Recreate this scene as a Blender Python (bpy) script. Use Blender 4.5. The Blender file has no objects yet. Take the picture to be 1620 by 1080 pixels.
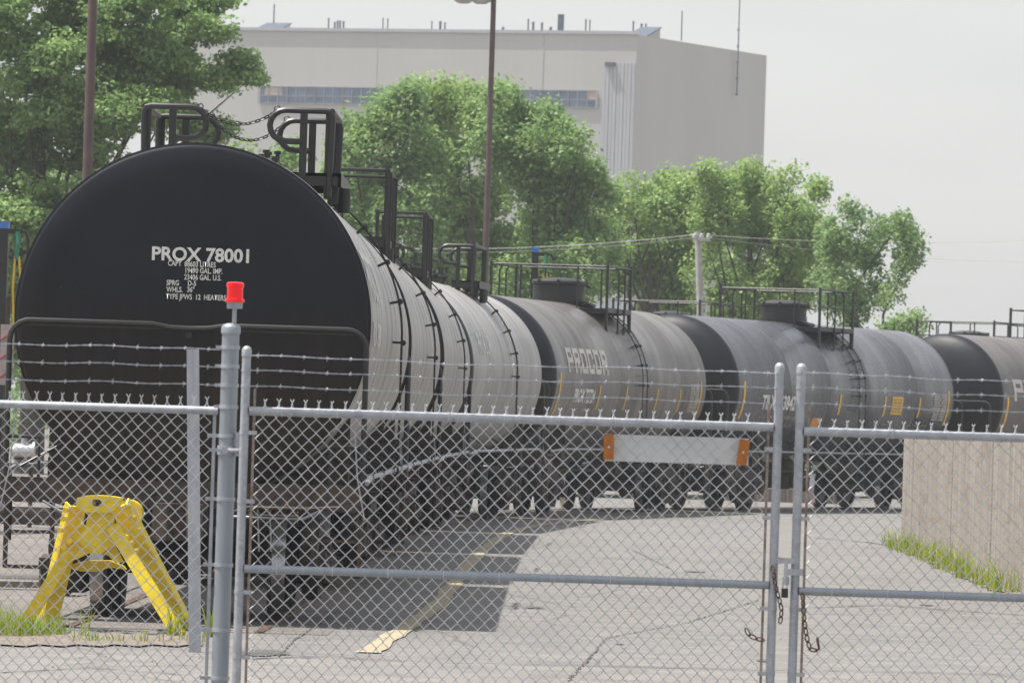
import bpy, bmesh, math, random
from mathutils import noise as mnoise
import numpy as np
from mathutils import Vector, Matrix
R_ = math.radians
random.seed(7)
rng = np.random.default_rng(11)
scene = bpy.context.scene
COL = scene.collection

# ------------------------------------------------------------------ camera
F = 10200.0                       # focal length in photo pixels (1620 wide)
cam_d = bpy.data.cameras.new('camera')
cam = bpy.data.objects.new('camera', cam_d); COL.objects.link(cam)
cam_d.sensor_width = 36.0; cam_d.lens = 36.0*F/1620.0
cam_d.clip_start = 1.0; cam_d.clip_end = 6000
CAMROT = Matrix.Rotation(R_(90)+math.atan(119/F), 3, 'X') @ Matrix.Rotation(R_(1.8), 3, 'Z')
cam.matrix_world = Matrix.Translation((0, 0, 1.79)) @ CAMROT.to_4x4()
cam_d.dof.use_dof = True; cam_d.dof.focus_distance = 56.0; cam_d.dof.aperture_fstop = 13.0
scene.camera = cam

def W(px, py, Y):
    """world point on the sight line of a photo pixel at forward distance Y"""
    v = CAMROT @ Vector((px-810, 540-py, -F))
    return Vector((0, 0, 1.79)) + v*(Y/v.y)
def G(px, py, z=0.0):
    v = CAMROT @ Vector((px-810, 540-py, -F))
    return Vector((0, 0, 1.79)) + v*((z-1.79)/v.z)

# ------------------------------------------------------------------ light
SUN_EL, SUN_AZ = 68.0, 273.0      # azimuth: clockwise from +Y
wd = bpy.data.worlds.new('World'); scene.world = wd; wd.use_nodes = True
nt = wd.node_tree; nt.nodes.clear()
sky = nt.nodes.new('ShaderNodeTexSky'); sky.sky_type = 'NISHITA'; sky.sun_disc = False
sky.sun_elevation = R_(SUN_EL); sky.sun_rotation = R_(SUN_AZ)
sky.air_density = 1.0; sky.dust_density = 4.0; sky.ozone_density = 1.0
hs = nt.nodes.new('ShaderNodeHueSaturation'); hs.inputs['Saturation'].default_value = 0.5
bg = nt.nodes.new('ShaderNodeBackground'); bg.inputs['Strength'].default_value = 0.15
wo = nt.nodes.new('ShaderNodeOutputWorld')
nt.links.new(sky.outputs[0], hs.inputs['Color']); 
wtc = nt.nodes.new('ShaderNodeTexCoord'); wmp = nt.nodes.new('ShaderNodeMapping'); wmp.inputs['Scale'].default_value = (1, 1, 5)
wnz = nt.nodes.new('ShaderNodeTexNoise'); wnz.inputs['Scale'].default_value = 9; wnz.inputs['Detail'].default_value = 3
wcr = nt.nodes.new('ShaderNodeValToRGB'); wcr.color_ramp.elements[0].color = (2.68, 2.66, 2.64, 1); wcr.color_ramp.elements[1].color = (2.95, 2.93, 2.9, 1)
wcr.color_ramp.elements[0].position = .35; wcr.color_ramp.elements[1].position = .7
wmx = nt.nodes.new('ShaderNodeMix'); wmx.data_type = 'RGBA'; wmx.inputs[0].default_value = .7
nt.links.new(wtc.outputs['Generated'], wmp.inputs[0]); nt.links.new(wmp.outputs[0], wnz.inputs['Vector']); nt.links.new(wnz.outputs['Fac'], wcr.inputs[0])
nt.links.new(hs.outputs[0], wmx.inputs[6]); nt.links.new(wcr.outputs[0], wmx.inputs[7]); nt.links.new(wmx.outputs[2], bg.inputs['Color']); nt.links.new(bg.outputs[0], wo.inputs['Surface'])
sd = bpy.data.lights.new('sun', 'SUN'); sd.energy = 4.4; sd.angle = R_(0.6); sd.color = (1, .955, .89)
sun = bpy.data.objects.new('sun', sd); COL.objects.link(sun)
sdir = Vector((math.sin(R_(SUN_AZ))*math.cos(R_(SUN_EL)), math.cos(R_(SUN_AZ))*math.cos(R_(SUN_EL)), math.sin(R_(SUN_EL))))
sun.rotation_euler = sdir.to_track_quat('Z', 'Y').to_euler()
sun.location = (-20, 40, 60)
scene.view_settings.view_transform = 'Standard'; scene.view_settings.look = 'None'
scene.view_settings.exposure = 0.85; scene.view_settings.gamma = 1
scene.render.engine = 'CYCLES'
scene.cycles.max_bounces = 6; scene.cycles.volume_bounces = 2; scene.cycles.transparent_max_bounces = 16
scene.cycles.use_denoising = True

# ------------------------------------------------------------------ materials
MATS = {}
def newmat(name):
    m = bpy.data.materials.new(name); m.use_nodes = True; MATS[name] = m
    n = m.node_tree.nodes; return m, n, m.node_tree.links, n['Principled BSDF']
def noise(n, l, scale, detail=4, rough=.6, coord='Object', stretch=None):
    tc = n.new('ShaderNodeTexCoord'); out = tc.outputs[coord]
    if stretch:
        mp = n.new('ShaderNodeMapping'); mp.inputs['Scale'].default_value = stretch
        l.new(out, mp.inputs['Vector']); out = mp.outputs[0]
    t = n.new('ShaderNodeTexNoise'); t.inputs['Scale'].default_value = scale
    t.inputs['Detail'].default_value = detail; t.inputs['Roughness'].default_value = rough
    l.new(out, t.inputs['Vector']); return t.outputs['Fac']
def ramp(n, l, fac, stops):
    r = n.new('ShaderNodeValToRGB'); e = r.color_ramp.elements
    while len(e) < len(stops): e.new(.5)
    for k, (p, c) in enumerate(stops):
        e[k].position = p; e[k].color = (*c, 1) if len(c) == 3 else c
    l.new(fac, r.inputs[0]); return r.outputs[0]
def mix(n, l, f, a, b, mode='MIX'):
    m = n.new('ShaderNodeMix'); m.data_type = 'RGBA'; m.blend_type = mode
    for v, i in ((f, 0), (a, 6), (b, 7)):
        if isinstance(v, (int, float)): m.inputs[i].default_value = v
        elif isinstance(v, tuple): m.inputs[i].default_value = (*v, 1)
        else: l.new(v, m.inputs[i])
    return m.outputs[2]
def bump(n, l, bs, fac, strength=.3, dist=.02):
    b = n.new('ShaderNodeBump'); b.inputs['Strength'].default_value = strength; b.inputs['Distance'].default_value = dist
    l.new(fac, b.inputs['Height']); l.new(b.outputs[0], bs.inputs['Normal'])
def simple(name, c, rough=.6, metal=0, var=.25, scale=6, bumps=0, spec=.5, c2=None, stretch=None):
    m, n, l, b = newmat(name)
    c2 = c2 or tuple(x*(1-var) for x in c)
    f = noise(n, l, scale, stretch=stretch)
    col = ramp(n, l, f, [(.35, c2), (.65, c)])
    l.new(col, b.inputs['Base Color']); b.inputs['Roughness'].default_value = rough
    b.inputs['Metallic'].default_value = metal; b.inputs['Specular IOR Level'].default_value = spec
    if bumps: bump(n, l, b, noise(n, l, scale*4), bumps)
    return m
def tankmat(name, top, low, rough, rustiness=.25, dust=(.2, .185, .17), sy=7.0):
    # weathered paint: vertical run-down streaks, dust film, a few rust blooms
    m, n, l, b = newmat(name)
    st = noise(n, l, 1.0, 5, .65, stretch=(.6, sy, .55))
    big = noise(n, l, .7, 3, .5)
    rows = noise(n, l, 2.2, 4, .6, stretch=(1, .35, 1))
    c = ramp(n, l, st, [(.3, low), (.62, top)])
    c = mix(n, l, ramp(n, l, big, [(.42, (0, 0, 0)), (.66, (.55, .55, .55))]), c, dust)
    rf = ramp(n, l, rows, [(.62, (0, 0, 0)), (.74, (rustiness,)*3)])
    c = mix(n, l, rf, c, (.11, .055, .035))
    l.new(c, b.inputs['Base Color'])
    r = ramp(n, l, st, [(.3, (rough+.12,)*3), (.7, (rough-.06,)*3)])
    l.new(r, b.inputs['Roughness'])
    bump(n, l, b, noise(n, l, .9, 2, .5, stretch=(1, 1.8, 1)), .35, .05)
    return m
tankmat('tank_paint_grey', (.31, .3, .295), (.165, .158, .155), .36, dust=(.37, .35, .33), sy=4.0)
tankmat('tank_paint_brown', (.105, .094, .091), (.066, .058, .056), .32, .2, dust=(.135, .118, .108), sy=2.2)
tankmat('tank_paint_blue', (.047, .05, .066), (.03, .031, .04), .24, .15, dust=(.068, .065, .072), sy=2.0)
# tank head: clean black above, road-grimed below
def headmat():
    m, n, l, b = newmat('head_paint')
    tc = n.new('ShaderNodeTexCoord'); sp = n.new('ShaderNodeSeparateXYZ'); l.new(tc.outputs['Object'], sp.inputs[0])
    f = noise(n, l, 2.0, 5); st = noise(n, l, 1.6, 4, .6, stretch=(5, 5, .5))
    ad = n.new('ShaderNodeMath'); ad.operation = 'MULTIPLY_ADD'; l.new(f, ad.inputs[0]); ad.inputs[1].default_value = .5; l.new(sp.outputs[2], ad.inputs[2])
    mr = n.new('ShaderNodeMapRange'); l.new(ad.outputs[0], mr.inputs[0])
    mr.inputs[1].default_value = 2.1; mr.inputs[2].default_value = 3.1; mr.inputs[3].default_value = 1; mr.inputs[4].default_value = 0
    dirt = ramp(n, l, st, [(.3, (.009, .006, .0045)), (.7, (.026, .0165, .012))])
    base = ramp(n, l, f, [(.35, (.0045, .006, .0105)), (.65, (.0075, .0095, .0165))])
    c = mix(n, l, mr.outputs[0], base, dirt)
    sk = noise(n, l, 26, 2, .4)
    c = mix(n, l, ramp(n, l, sk, [(.76, (0, 0, 0)), (.8, (.35,)*3)]), c, (.12, .11, .1))
    l.new(c, b.inputs['Base Color']); b.inputs['Roughness'].default_value = .5; b.inputs['Specular IOR Level'].default_value = .25
    bump(n, l, b, noise(n, l, 1.3, 2), .25, .03)
headmat()
simple('seam', (.03, .028, .027), .7, scale=8)
simple('black_steel', (.013, .013, .0145), .45, scale=9, var=.35)
simple('rust_steel', (.075, .048, .035), .75, scale=14, c2=(.025, .018, .015), bumps=.3)
simple('frame_grime', (.06, .043, .033), .8, scale=11, c2=(.018, .014, .012), bumps=.3)
simple('wheel_steel', (.06, .045, .037), .6, .2, scale=10, c2=(.018, .015, .014))
simple('tread_steel', (.5, .5, .52), .28, .9, scale=10, var=.3)
simple('pipe_galv_dull', (.3, .31, .33), .45, .35, scale=12)
simple('rail_steel', (.16, .1, .075), .55, .5, scale=15, c2=(.09, .055, .04))
simple('lettering_white', (.72, .72, .7), .6, scale=30, var=.25)
simple('lettering_faded', (.42, .4, .37), .6, scale=9, c2=(.26, .24, .22))
simple('lettering_small', (.28, .27, .25), .6, scale=22, c2=(.14, .13, .12))
simple('stripe_yellow', (.85, .48, .03), .45, scale=14, var=.25)
simple('placard_orange', (.72, .3, .03), .5, scale=14)
def galvmat(name, a, b_, sc):
    m, n, l, b = newmat(name)
    v = n.new('ShaderNodeTexVoronoi'); v.inputs['Scale'].default_value = 38; tc = n.new('ShaderNodeTexCoord'); l.new(tc.outputs['Object'], v.inputs['Vector'])
    c = ramp(n, l, noise(n, l, sc), [(.35, b_), (.65, a)]); bw = n.new('ShaderNodeRGBToBW'); l.new(v.outputs['Color'], bw.inputs[0])
    c = mix(n, l, .5, c, ramp(n, l, bw.outputs[0], [(.1, (.78,)*3), (.9, (1.15,)*3)]), 'MULTIPLY')
    rf = noise(n, l, 7, 6, .75); c = mix(n, l, ramp(n, l, rf, [(.64, (0, 0, 0)), (.72, (.75,)*3)]), c, (.2, .1, .05))
    l.new(c, b.inputs['Base Color']); b.inputs['Roughness'].default_value = .45; b.inputs['Metallic'].default_value = .4
galvmat('galv', (.4, .42, .46), (.3, .325, .36), 9)
simple('galv_wire', (.58, .6, .63), .5, .15, scale=9, c2=(.42, .44, .47))
simple('galv_rust', (.34, .31, .29), .55, .3, scale=16, c2=(.2, .13, .09))
simple('galv_post', (.3, .33, .37), .4, .5, scale=5, c2=(.25, .28, .32), stretch=(6, 6, .6))
simple('white_post', (.4, .42, .45), .6, scale=5, c2=(.3, .32, .36), stretch=(3, 3, .7))
simple('rust_chain', (.12, .065, .045), .7, .3, scale=30)
simple('lock_black', (.015, .015, .017), .35, scale=20)
simple('sign_white', (.62, .63, .64), .45, scale=3, var=.08)
simple('amber', (.42, .13, .01), .2, scale=20, var=.3)
simple('safety_yellow', (.74, .56, .008), .42, scale=9, c2=(.6, .43, .01), bumps=.1)
simple('safety_yellow_dark', (.55, .41, .01), .45, scale=7, c2=(.52, .38, .012))  # darker, nearly even tone of the yellow, used on the cross tie
simple('road_yellow', (.36, .3, .18), .85, scale=7, c2=(.22, .2, .155))
simple('tar', (.05, .047, .045), .8, scale=12)
simple('lamp_pole', (.09, .055, .052), .55, scale=5)
simple('lamp_bowl', (.5, .5, .48), .4, scale=5)
simple('blue_cap', (.06, .2, .6), .4)
simple('rope_yellow', (.75, .48, .04), .7)
simple('rope_green', (.03, .2, .12), .7)
simple('red_paint', (.45, .03, .04), .5)
simple('pale_panel', (.4, .37, .36), .6)
simple('aluminium', (.6, .6, .62), .3, .8)
simple('utility_wood', (.42, .41, .4), .85, scale=6)
simple('wire_grey', (.55, .55, .55), .6)
simple('bark', (.07, .055, .045), .9, scale=9, c2=(.035, .03, .025), bumps=.4)
simple('plank', (.3, .27, .24), .85, scale=6, c2=(.17, .14, .12), stretch=(1, 9, 1))
simple('roof_metal', (.1, .12, .155), .95, spec=.1)
simple('vent_dark', (.07, .085, .12), .6)
simple('window_frame', (.3, .3, .31), .6)
simple('clad_light', (.38, .385, .41), .65, scale=1.5, c2=(.33, .34, .37), stretch=(3, 3, .1))
simple('stone_crumb', (.3, .28, .26), .9)
simple('twig', (.12, .09, .07), .9)
def lensmat():
    m, n, l, b = newmat('red_lens')
    b.inputs['Base Color'].default_value = (.62, .004, .008, 1); b.inputs['Roughness'].default_value = .25
    b.inputs['Emission Color'].default_value = (1, .004, .012, 1); b.inputs['Emission Strength'].default_value = .16
lensmat()
def glassmat():
    m, n, l, b = newmat('blue_glass')
    f = noise(n, l, .9, 2, .5, stretch=(1, 1, 1.5))
    l.new(ramp(n, l, f, [(.35, (.07, .105, .18)), (.7, (.15, .2, .3))]), b.inputs['Base Color']); b.inputs['Roughness'].default_value = .25
glassmat()
simple('pane_tan', (.45, .36, .33), .6)
def leafmat(name, a, b_, c_):
    m, n, l, b = newmat(name)
    ge = n.new('ShaderNodeNewGeometry'); f = noise(n, l, .9, 3, .6, coord='Object')
    mx = n.new('ShaderNodeMath'); mx.operation = 'MULTIPLY_ADD'; l.new(ge.outputs['Random Per Island'], mx.inputs[0]); mx.inputs[1].default_value = .45
    ml = n.new('ShaderNodeMath'); ml.operation = 'MULTIPLY'; l.new(f, ml.inputs[0]); ml.inputs[1].default_value = .62; l.new(ml.outputs[0], mx.inputs[2])
    col = ramp(n, l, mx.outputs[0], [(.15, a), (.5, b_), (.85, c_)])
    n.remove(b)
    d = n.new('ShaderNodeBsdfDiffuse'); t = n.new('ShaderNodeBsdfTranslucent'); g = n.new('ShaderNodeBsdfGlossy'); g.inputs['Roughness'].default_value = .42
    g.inputs['Color'].default_value = (.9, .95, .9, 1)
    l.new(col, d.inputs[0]); hv = mix(n, l, .4, col, (.2, .36, .09)); l.new(hv, t.inputs[0])
    m1 = n.new('ShaderNodeMixShader'); m1.inputs[0].default_value = .5; l.new(d.outputs[0], m1.inputs[1]); l.new(t.outputs[0], m1.inputs[2])
    m2 = n.new('ShaderNodeMixShader'); m2.inputs[0].default_value = .012; l.new(m1.outputs[0], m2.inputs[1]); l.new(g.outputs[0], m2.inputs[2])
    l.new(m2.outputs[0], n['Material Output'].inputs['Surface'])
leafmat('leaf_dark', (0.096, 0.164, 0.093), (0.172, 0.270, 0.126), (0.364, 0.451, 0.173))
leafmat('leaf_mid', (0.121, 0.202, 0.096), (0.205, 0.316, 0.133), (0.364, 0.480, 0.165))
leafmat('leaf_light', (0.146, 0.240, 0.096), (0.253, 0.365, 0.133), (0.423, 0.538, 0.173))
leafmat('grass_bright', (.12, .19, .02), (.3, .36, .03), (.55, .5, .14))
def asphalt(name, c1, c2, spk=.5):
    m, n, l, b = newmat(name)
    big = noise(n, l, .16, 4, .6); mid = noise(n, l, 1.7, 5, .65); fine = noise(n, l, 60, 2, .5)
    c = ramp(n, l, big, [(.35, c1), (.65, c2)])
    c = mix(n, l, .55, c, ramp(n, l, mid, [(.3, tuple(x*.66 for x in c1)), (.7, tuple(x*1.16 for x in c2))]))
    c = mix(n, l, spk, c, ramp(n, l, fine, [(.35, (.6, .6, .6)), (.65, (1.25, 1.24, 1.22))]), 'MULTIPLY')
    # oily dark stains drawn along the direction of travel
    stn = noise(n, l, .5, 4, .7, stretch=(1.5, .35, 1))
    c = mix(n, l, ramp(n, l, stn, [(.56, (0, 0, 0)), (.72, (.45,)*3)]), c, tuple(x*.62 for x in c1))
    vo = n.new('ShaderNodeTexVoronoi'); vo.feature = 'DISTANCE_TO_EDGE'; vo.inputs['Scale'].default_value = .23
    tc = n.new('ShaderNodeTexCoord'); wn = n.new('ShaderNodeTexNoise'); wn.inputs['Scale'].default_value = 1.2; wn.inputs['Detail'].default_value = 6
    av = n.new('ShaderNodeMix'); av.data_type = 'RGBA'; av.inputs[0].default_value = .16
    l.new(tc.outputs['Object'], av.inputs[6]); l.new(tc.outputs['Object'], wn.inputs['Vector']); l.new(wn.outputs['Color'], av.inputs[7]); l.new(av.outputs[2], vo.inputs['Vector'])
    c = mix(n, l, ramp(n, l, vo.outputs['Distance'], [(.0, (.55,)*3), (.006, (0, 0, 0))]), c, tuple(x*.4 for x in c1))
    l.new(c, b.inputs['Base Color']); b.inputs['Roughness'].default_value = .85; b.inputs['Specular IOR Level'].default_value = .3
    bump(n, l, b, fine, .35, .01)
asphalt('asphalt', (.145, .14, .136), (.182, .176, .17))
asphalt('asphalt_pale', (.16, .153, .147), (.196, .188, .18))
asphalt('gravel', (.125, .114, .106), (.19, .172, .16), .9)
simple('dirt', (.2, .165, .135), .95, scale=8, c2=(.12, .1, .085), bumps=.5)
def concrete():
    m, n, l, b = newmat('board_concrete')
    v = noise(n, l, 1.0, 4, .75, stretch=(9, 9, .3)); f2 = noise(n, l, 1.1, 5, .65)
    c = ramp(n, l, v, [(.38, (.16, .138, .116)), (.6, (.34, .305, .265))])
    hb = noise(n, l, 1.4, 5, .7, stretch=(.5, .35, 3.5))
    c = mix(n, l, ramp(n, l, hb, [(.53, (0, 0, 0)), (.64, (.7,)*3)]), c, (.19, .14, .105))
    c = mix(n, l, .35, c, ramp(n, l, f2, [(.3, (.7,)*3), (.7, (1.1,)*3)]), 'MULTIPLY')
    l.new(c, b.inputs['Base Color']); b.inputs['Roughness'].default_value = .9; bump(n, l, b, v, .4, .03)
concrete()
def cladmat():
    m, n, l, b = newmat('cladding')
    v = noise(n, l, .12, 2, .4, stretch=(1, 1, .15)); c = ramp(n, l, v, [(.35, (.385, .38, .37)), (.65, (.42, .415, .4))])
    f2 = noise(n, l, 1.0, 2, .6, stretch=(2.5, 2.5, .03)); c = mix(n, l, .12, c, ramp(n, l, f2, [(.3, (.75,)*3), (.7, (1,)*3)]), 'MULTIPLY')
    l.new(c, b.inputs['Base Color']); b.inputs['Roughness'].default_value = .7
cladmat()
M = MATS

# ------------------------------------------------------------------ mesh helpers
class MB:
    def __init__(s): s.v = []; s.f = []; s.m = []; s.mi = 0
    def add(s, vs, fs):
        o = len(s.v); s.v += [tuple(p) for p in vs]; s.f += [tuple(i+o for i in f) for f in fs]; s.m += [s.mi]*len(fs); return s
    def box(s, c, d, rot=None):
        hx, hy, hz = d[0]/2, d[1]/2, d[2]/2; c = Vector(c)
        P = [Vector((x, y, z)) for x in (-hx, hx) for y in (-hy, hy) for z in (-hz, hz)]
        if rot is not None: P = [rot @ p for p in P]
        return s.add([c+p for p in P], [(0, 1, 3, 2), (4, 6, 7, 5), (0, 4, 5, 1), (2, 3, 7, 6), (0, 2, 6, 4), (1, 5, 7, 3)])
    def beam(s, a, b, w, h, up=(0, 0, 1)):
        a, b = Vector(a), Vector(b); d = b-a; L = d.length; y = d/L
        x = y.cross(Vector(up)); x = x.normalized() if x.length > 1e-6 else Vector((1, 0, 0)); z = x.cross(y)
        return s.box((a+b)/2, (w, L, h), Matrix((x, y, z)).transposed())
    def tube(s, pts, r, n=8, closed=False, cap=True):
        pts = [Vector(p) for p in pts]; N = len(pts); rr = r if isinstance(r, (list, tuple)) else [r]*N
        T = []
        for i in range(N):
            a = pts[(i-1) % N] if closed or i else pts[0]; b = pts[(i+1) % N] if closed or i < N-1 else pts[-1]
            T.append((b-a).normalized())
        u = T[0].orthogonal().normalized(); vs = []
        for i in range(N):
            u = (u-T[i]*u.dot(T[i])).normalized(); w = T[i].cross(u)
            vs += [pts[i]+(u*math.cos(2*math.pi*k/n)+w*math.sin(2*math.pi*k/n))*rr[i] for k in range(n)]
        fs = []
        for i in range(N if closed else N-1):
            j = (i+1) % N
            fs += [(i*n+k, i*n+(k+1) % n, j*n+(k+1) % n, j*n+k) for k in range(n)]
        if cap and not closed: fs += [tuple(range(n))[::-1], tuple((N-1)*n+k for k in range(n))]
        return s.add(vs, fs)
    def lathe(s, prof, n=32, c=(0, 0, 0), axis='Z', mats=None):
        """prof: (radius, height) list"""
        c = Vector(c); o = len(s.v)
        for r, h in prof:
            for k in range(n):
                a = 2*math.pi*k/n; x, y = r*math.cos(a), r*math.sin(a)
                p = {'Z': (x, y, h), 'Y': (x, h, y), 'X': (h, x, y)}[axis]
                s.v.append(tuple(c+Vector(p)))
        for i in range(len(prof)-1):
            for k in range(n):
                s.f.append((o+i*n+k, o+i*n+(k+1) % n, o+(i+1)*n+(k+1) % n, o+(i+1)*n+k)); s.m.append(mats[i] if mats else s.mi)
        for i in (0, len(prof)-1):
            if prof[i][0] > 1e-4: s.f.append(tuple(o+i*n+k for k in range(n))); s.m.append(mats[min(i, len(prof)-2)] if mats else s.mi)
        return s
    def prism(s, poly, x0, x1, plane='YZ'):
        n = len(poly)
        def P(a, b, t): return {'YZ': (t, a, b), 'XZ': (a, t, b), 'XY': (a, b, t)}[plane]
        vs = [P(a, b, x0) for a, b in poly]+[P(a, b, x1) for a, b in poly]
        fs = [tuple(range(n))[::-1], tuple(range(n, 2*n))]+[(i, (i+1) % n, n+(i+1) % n, n+i) for i in range(n)]
        return s.add(vs, fs)
    def mesh(s, name, mats, smooth=40):
        me = bpy.data.meshes.new(name); me.from_pydata(s.v, [], s.f)
        for m in (mats if isinstance(mats, (list, tuple)) else [mats]): me.materials.append(M[m] if isinstance(m, str) else m)
        me.polygons.foreach_set('material_index', s.m)
        bm = bmesh.new(); bm.from_mesh(me); bmesh.ops.remove_doubles(bm, verts=bm.verts, dist=1e-6); bmesh.ops.recalc_face_normals(bm, faces=bm.faces); bm.to_mesh(me); bm.free()
        if smooth: me.shade_smooth(); me.set_sharp_from_angle(angle=R_(smooth))
        me.update(); return me
    def build(s, name, mats, parent=None, smooth=40):
        return link(name, s.mesh(name, mats, smooth), parent)
def link(name, data, parent=None, loc=None):
    o = bpy.data.objects.new(name, data); COL.objects.link(o)
    if parent is not None: o.parent = parent
    if loc is not None: o.location = loc
    return o
def thing(name, label, cat, loc=(0, 0, 0), rz=0, group=None):
    o = bpy.data.objects.new(name, None); COL.objects.link(o); o.location = loc; o.rotation_euler = (0, 0, rz); o.empty_display_size = .2
    return tag(o, label, cat, group)
def tag(o, label, cat, group=None):
    o['label'] = label; o['category'] = cat
    if group: o['group'] = group
    return o
def structure(o, kind='structure'): o['kind'] = kind; return o
def arc(c, r, a0, a1, n, ax=('x', 'z')):
    out = []
    for i in range(n+1):
        a = R_(a0+(a1-a0)*i/n); p = [c[0], c[1], c[2]]
        p['xyz'.index(ax[0])] += r*math.cos(a); p['xyz'.index(ax[1])] += r*math.sin(a); out.append(tuple(p))
    return out
def chain_mesh(mb, pts, link_len=.05, r=.006, w=.5):
    """oval links along a polyline"""
    pts = [Vector(p) for p in pts]; seg = []; tot = 0
    for a, b in zip(pts, pts[1:]): seg.append((tot, a, b)); tot += (b-a).length
    n = max(1, int(tot/link_len)); step = tot/n
    def at(t):
        for s0, a, b in reversed(seg):
            if t >= s0: return a+(b-a).normalized()*(t-s0), (b-a).normalized()
        return seg[0][1], (seg[0][2]-seg[0][1]).normalized()
    for i in range(n):
        p, d = at((i+.5)*step); u = d.orthogonal().normalized(); v = d.cross(u)
        q = u if i % 2 else v
        L = step*.62; ww = step*w*.5; loop = []
        for k in range(10):
            a = 2*math.pi*k/10; loop.append(p+d*(L*math.cos(a))+q*(ww*math.sin(a)))
        mb.tube(loop, r, 5, closed=True)
def sag(a, b, depth, n=14):
    a, b = Vector(a), Vector(b); return [a.lerp(b, i/n)-Vector((0, 0, depth*4*(i/n)*(1-i/n))) for i in range(n+1)]

def text_mesh(name, txt, size, bold=.0, wx=1.0, mat='lettering_white', spacing=1.0, place=None, cut=0):
    c = bpy.data.curves.new('t', 'FONT'); c.body = txt; c.size = size; c.offset = bold; c.space_character = spacing; c.resolution_u = 3
    c.align_x = 'LEFT'; o = bpy.data.objects.new('t', c); COL.objects.link(o)
    dg = bpy.context.evaluated_depsgraph_get(); me = bpy.data.meshes.new_from_object(o.evaluated_get(dg))
    bpy.data.objects.remove(o); bpy.data.curves.remove(c)
    bm = bmesh.new(); bm.from_mesh(me)
    if cut:
        ys = [v.co.y for v in bm.verts]; y = min(ys)+cut
        while y < max(ys):
            g = bm.verts[:]+bm.edges[:]+bm.faces[:]; bmesh.ops.bisect_plane(bm, geom=g, plane_co=(0, y, 0), plane_no=(0, 1, 0)); y += cut
    for v in bm.verts: v.co = Vector(place(v.co.x*wx, v.co.y))
    bm.to_mesh(me); bm.free(); me.name = name; me.materials.clear(); me.materials.append(M[mat]); return me

# ------------------------------------------------------------------ ground
def sheet(name, poly, z, mat, kind='structure'):
    mb = MB(); mb.add([(x, y, z) for x, y in poly], [tuple(range(len(poly)))]); return structure(mb.build(name, mat, smooth=0), kind)
sheet('ground', [(-650, -60), (650, -60), (650, 880), (-650, 880)], 0, 'gravel')
sheet('road', [(-3.72, 50.3), (-3.72, 330), (60, 330), (60, -20), (-20, -20), (-20, 50.3)], .004, 'asphalt')
p0, p1 = G(1418, 866), G(1640, 968)
sheet('pavement', [(-20, -20), (60, -20), (60, 46.3), (6, 46.6), (0, 46.4), (-20, 46.9)], .008, 'asphalt_pale')

# rails and track ------------------------------------------------------------
CARS = [(-2.66, 53.7, .45), (-2.55, 68.6, .7), (-2.36, 84.1, 1.1), (-2.05, 99.7, 4.7), (-.62, 115.5, 13.0), (3.25, 130.9, 22.4), (9.8, 145.8, 30.0)]
TL = 13.7; TR = 1.475; ZC = 2.5
def fwd(c, t): a = R_(c[2]); return Vector((c[0]+math.sin(a)*t, c[1]+math.cos(a)*t, 0))
ctr = [Vector((-2.70, 51.4, 0))]
for c in CARS: ctr += [fwd(c, 1.6), fwd(c, TL-1.6)]
ctr += [fwd(CARS[-1], 30)]
def spline(P, n=8):
    out = []
    for i in range(len(P)-1):
        a, b, c, d = P[max(i-1, 0)], P[i], P[i+1], P[min(i+2, len(P)-1)]
        for k in range(n):
            t = k/n; out.append(.5*((2*b)+(c-a)*t+(2*a-5*b+4*c-d)*t*t+(3*b-a-3*c+d)*t**3))
    return out+[P[-1]]
cl = spline(ctr)
def offset(path, off):
    out = []
    for i, p in enumerate(path):
        a, b = path[max(i-1, 0)], path[min(i+1, len(path)-1)]; t = (b-a).normalized(); out.append(p+Vector((t.y, -t.x, 0))*off)
    return out
def ribbon(name, path, w, z, mat, jit=0, kind='structure'):
    L, Rr = offset(path, -w/2), offset(path, w/2); vs, fs = [], []
    for a, b in zip(L, Rr):
        vs += [(a.x+random.uniform(-jit, jit), a.y, z), (b.x+random.uniform(-jit, jit), b.y, z)]
    for i in range(len(L)-1): fs.append((2*i, 2*i+1, 2*i+3, 2*i+2))
    mb = MB(); mb.add(vs, fs); return structure(mb.build(name, mat, smooth=0), kind)
trk = thing('railway_track', 'steel rails set flush in the paving under the tank cars', 'track')
for side in (-1, 1):
    mb = MB(); path = offset(cl, side*.755)
    for a, b in zip(path, path[1:]):
        d = (b-a).normalized()
        mb.beam(a-d*.01+Vector((0, 0, .0)), b+d*.01+Vector((0, 0, 0)), .075, .04)
    mb.build('rail', 'rail_steel', trk, 0)
# a few ties showing at the stub end
mb = MB()
for k in range(3): mb.box((-2.72, 51.7+k*.55, .0), (2.5, .2, .035))
structure(ribbon('track_bed', cl, 2.6, .008, 'gravel'))
# second siding behind
CB = [(1.1, 148.6, 24.0), (8.9, 164.8, 29.0)]
cb = [fwd(CB[0], -12), fwd(CB[0], 1.6), fwd(CB[0], TL-1.6), fwd(CB[1], 1.6), fwd(CB[1], TL-1.6), fwd(CB[1], 28)]
trk2 = thing('railway_track', 'far rails of the siding behind the domed tank cars', 'track')
for side in (-1, 1):
    mb = MB(); path = offset(spline(cb), side*.755)
    for a, b in zip(path, path[1:]): mb.beam(a, b, .075, .04)
    mb.build('rail', 'rail_steel', trk2, 0)

# yellow line -----------------------------------------------------------------
yl = [(582, 1034), (640, 995), (690, 958), (722, 920), (745, 888), (768, 868), (800, 846), (840, 834), (880, 828), (1000, 818.5), (1200, 812.5)]
ylp = spline([G(*p) for p in yl], 10)
ribbon('yellow_line', ylp, .165, .014, 'road_yellow', .022)
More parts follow.
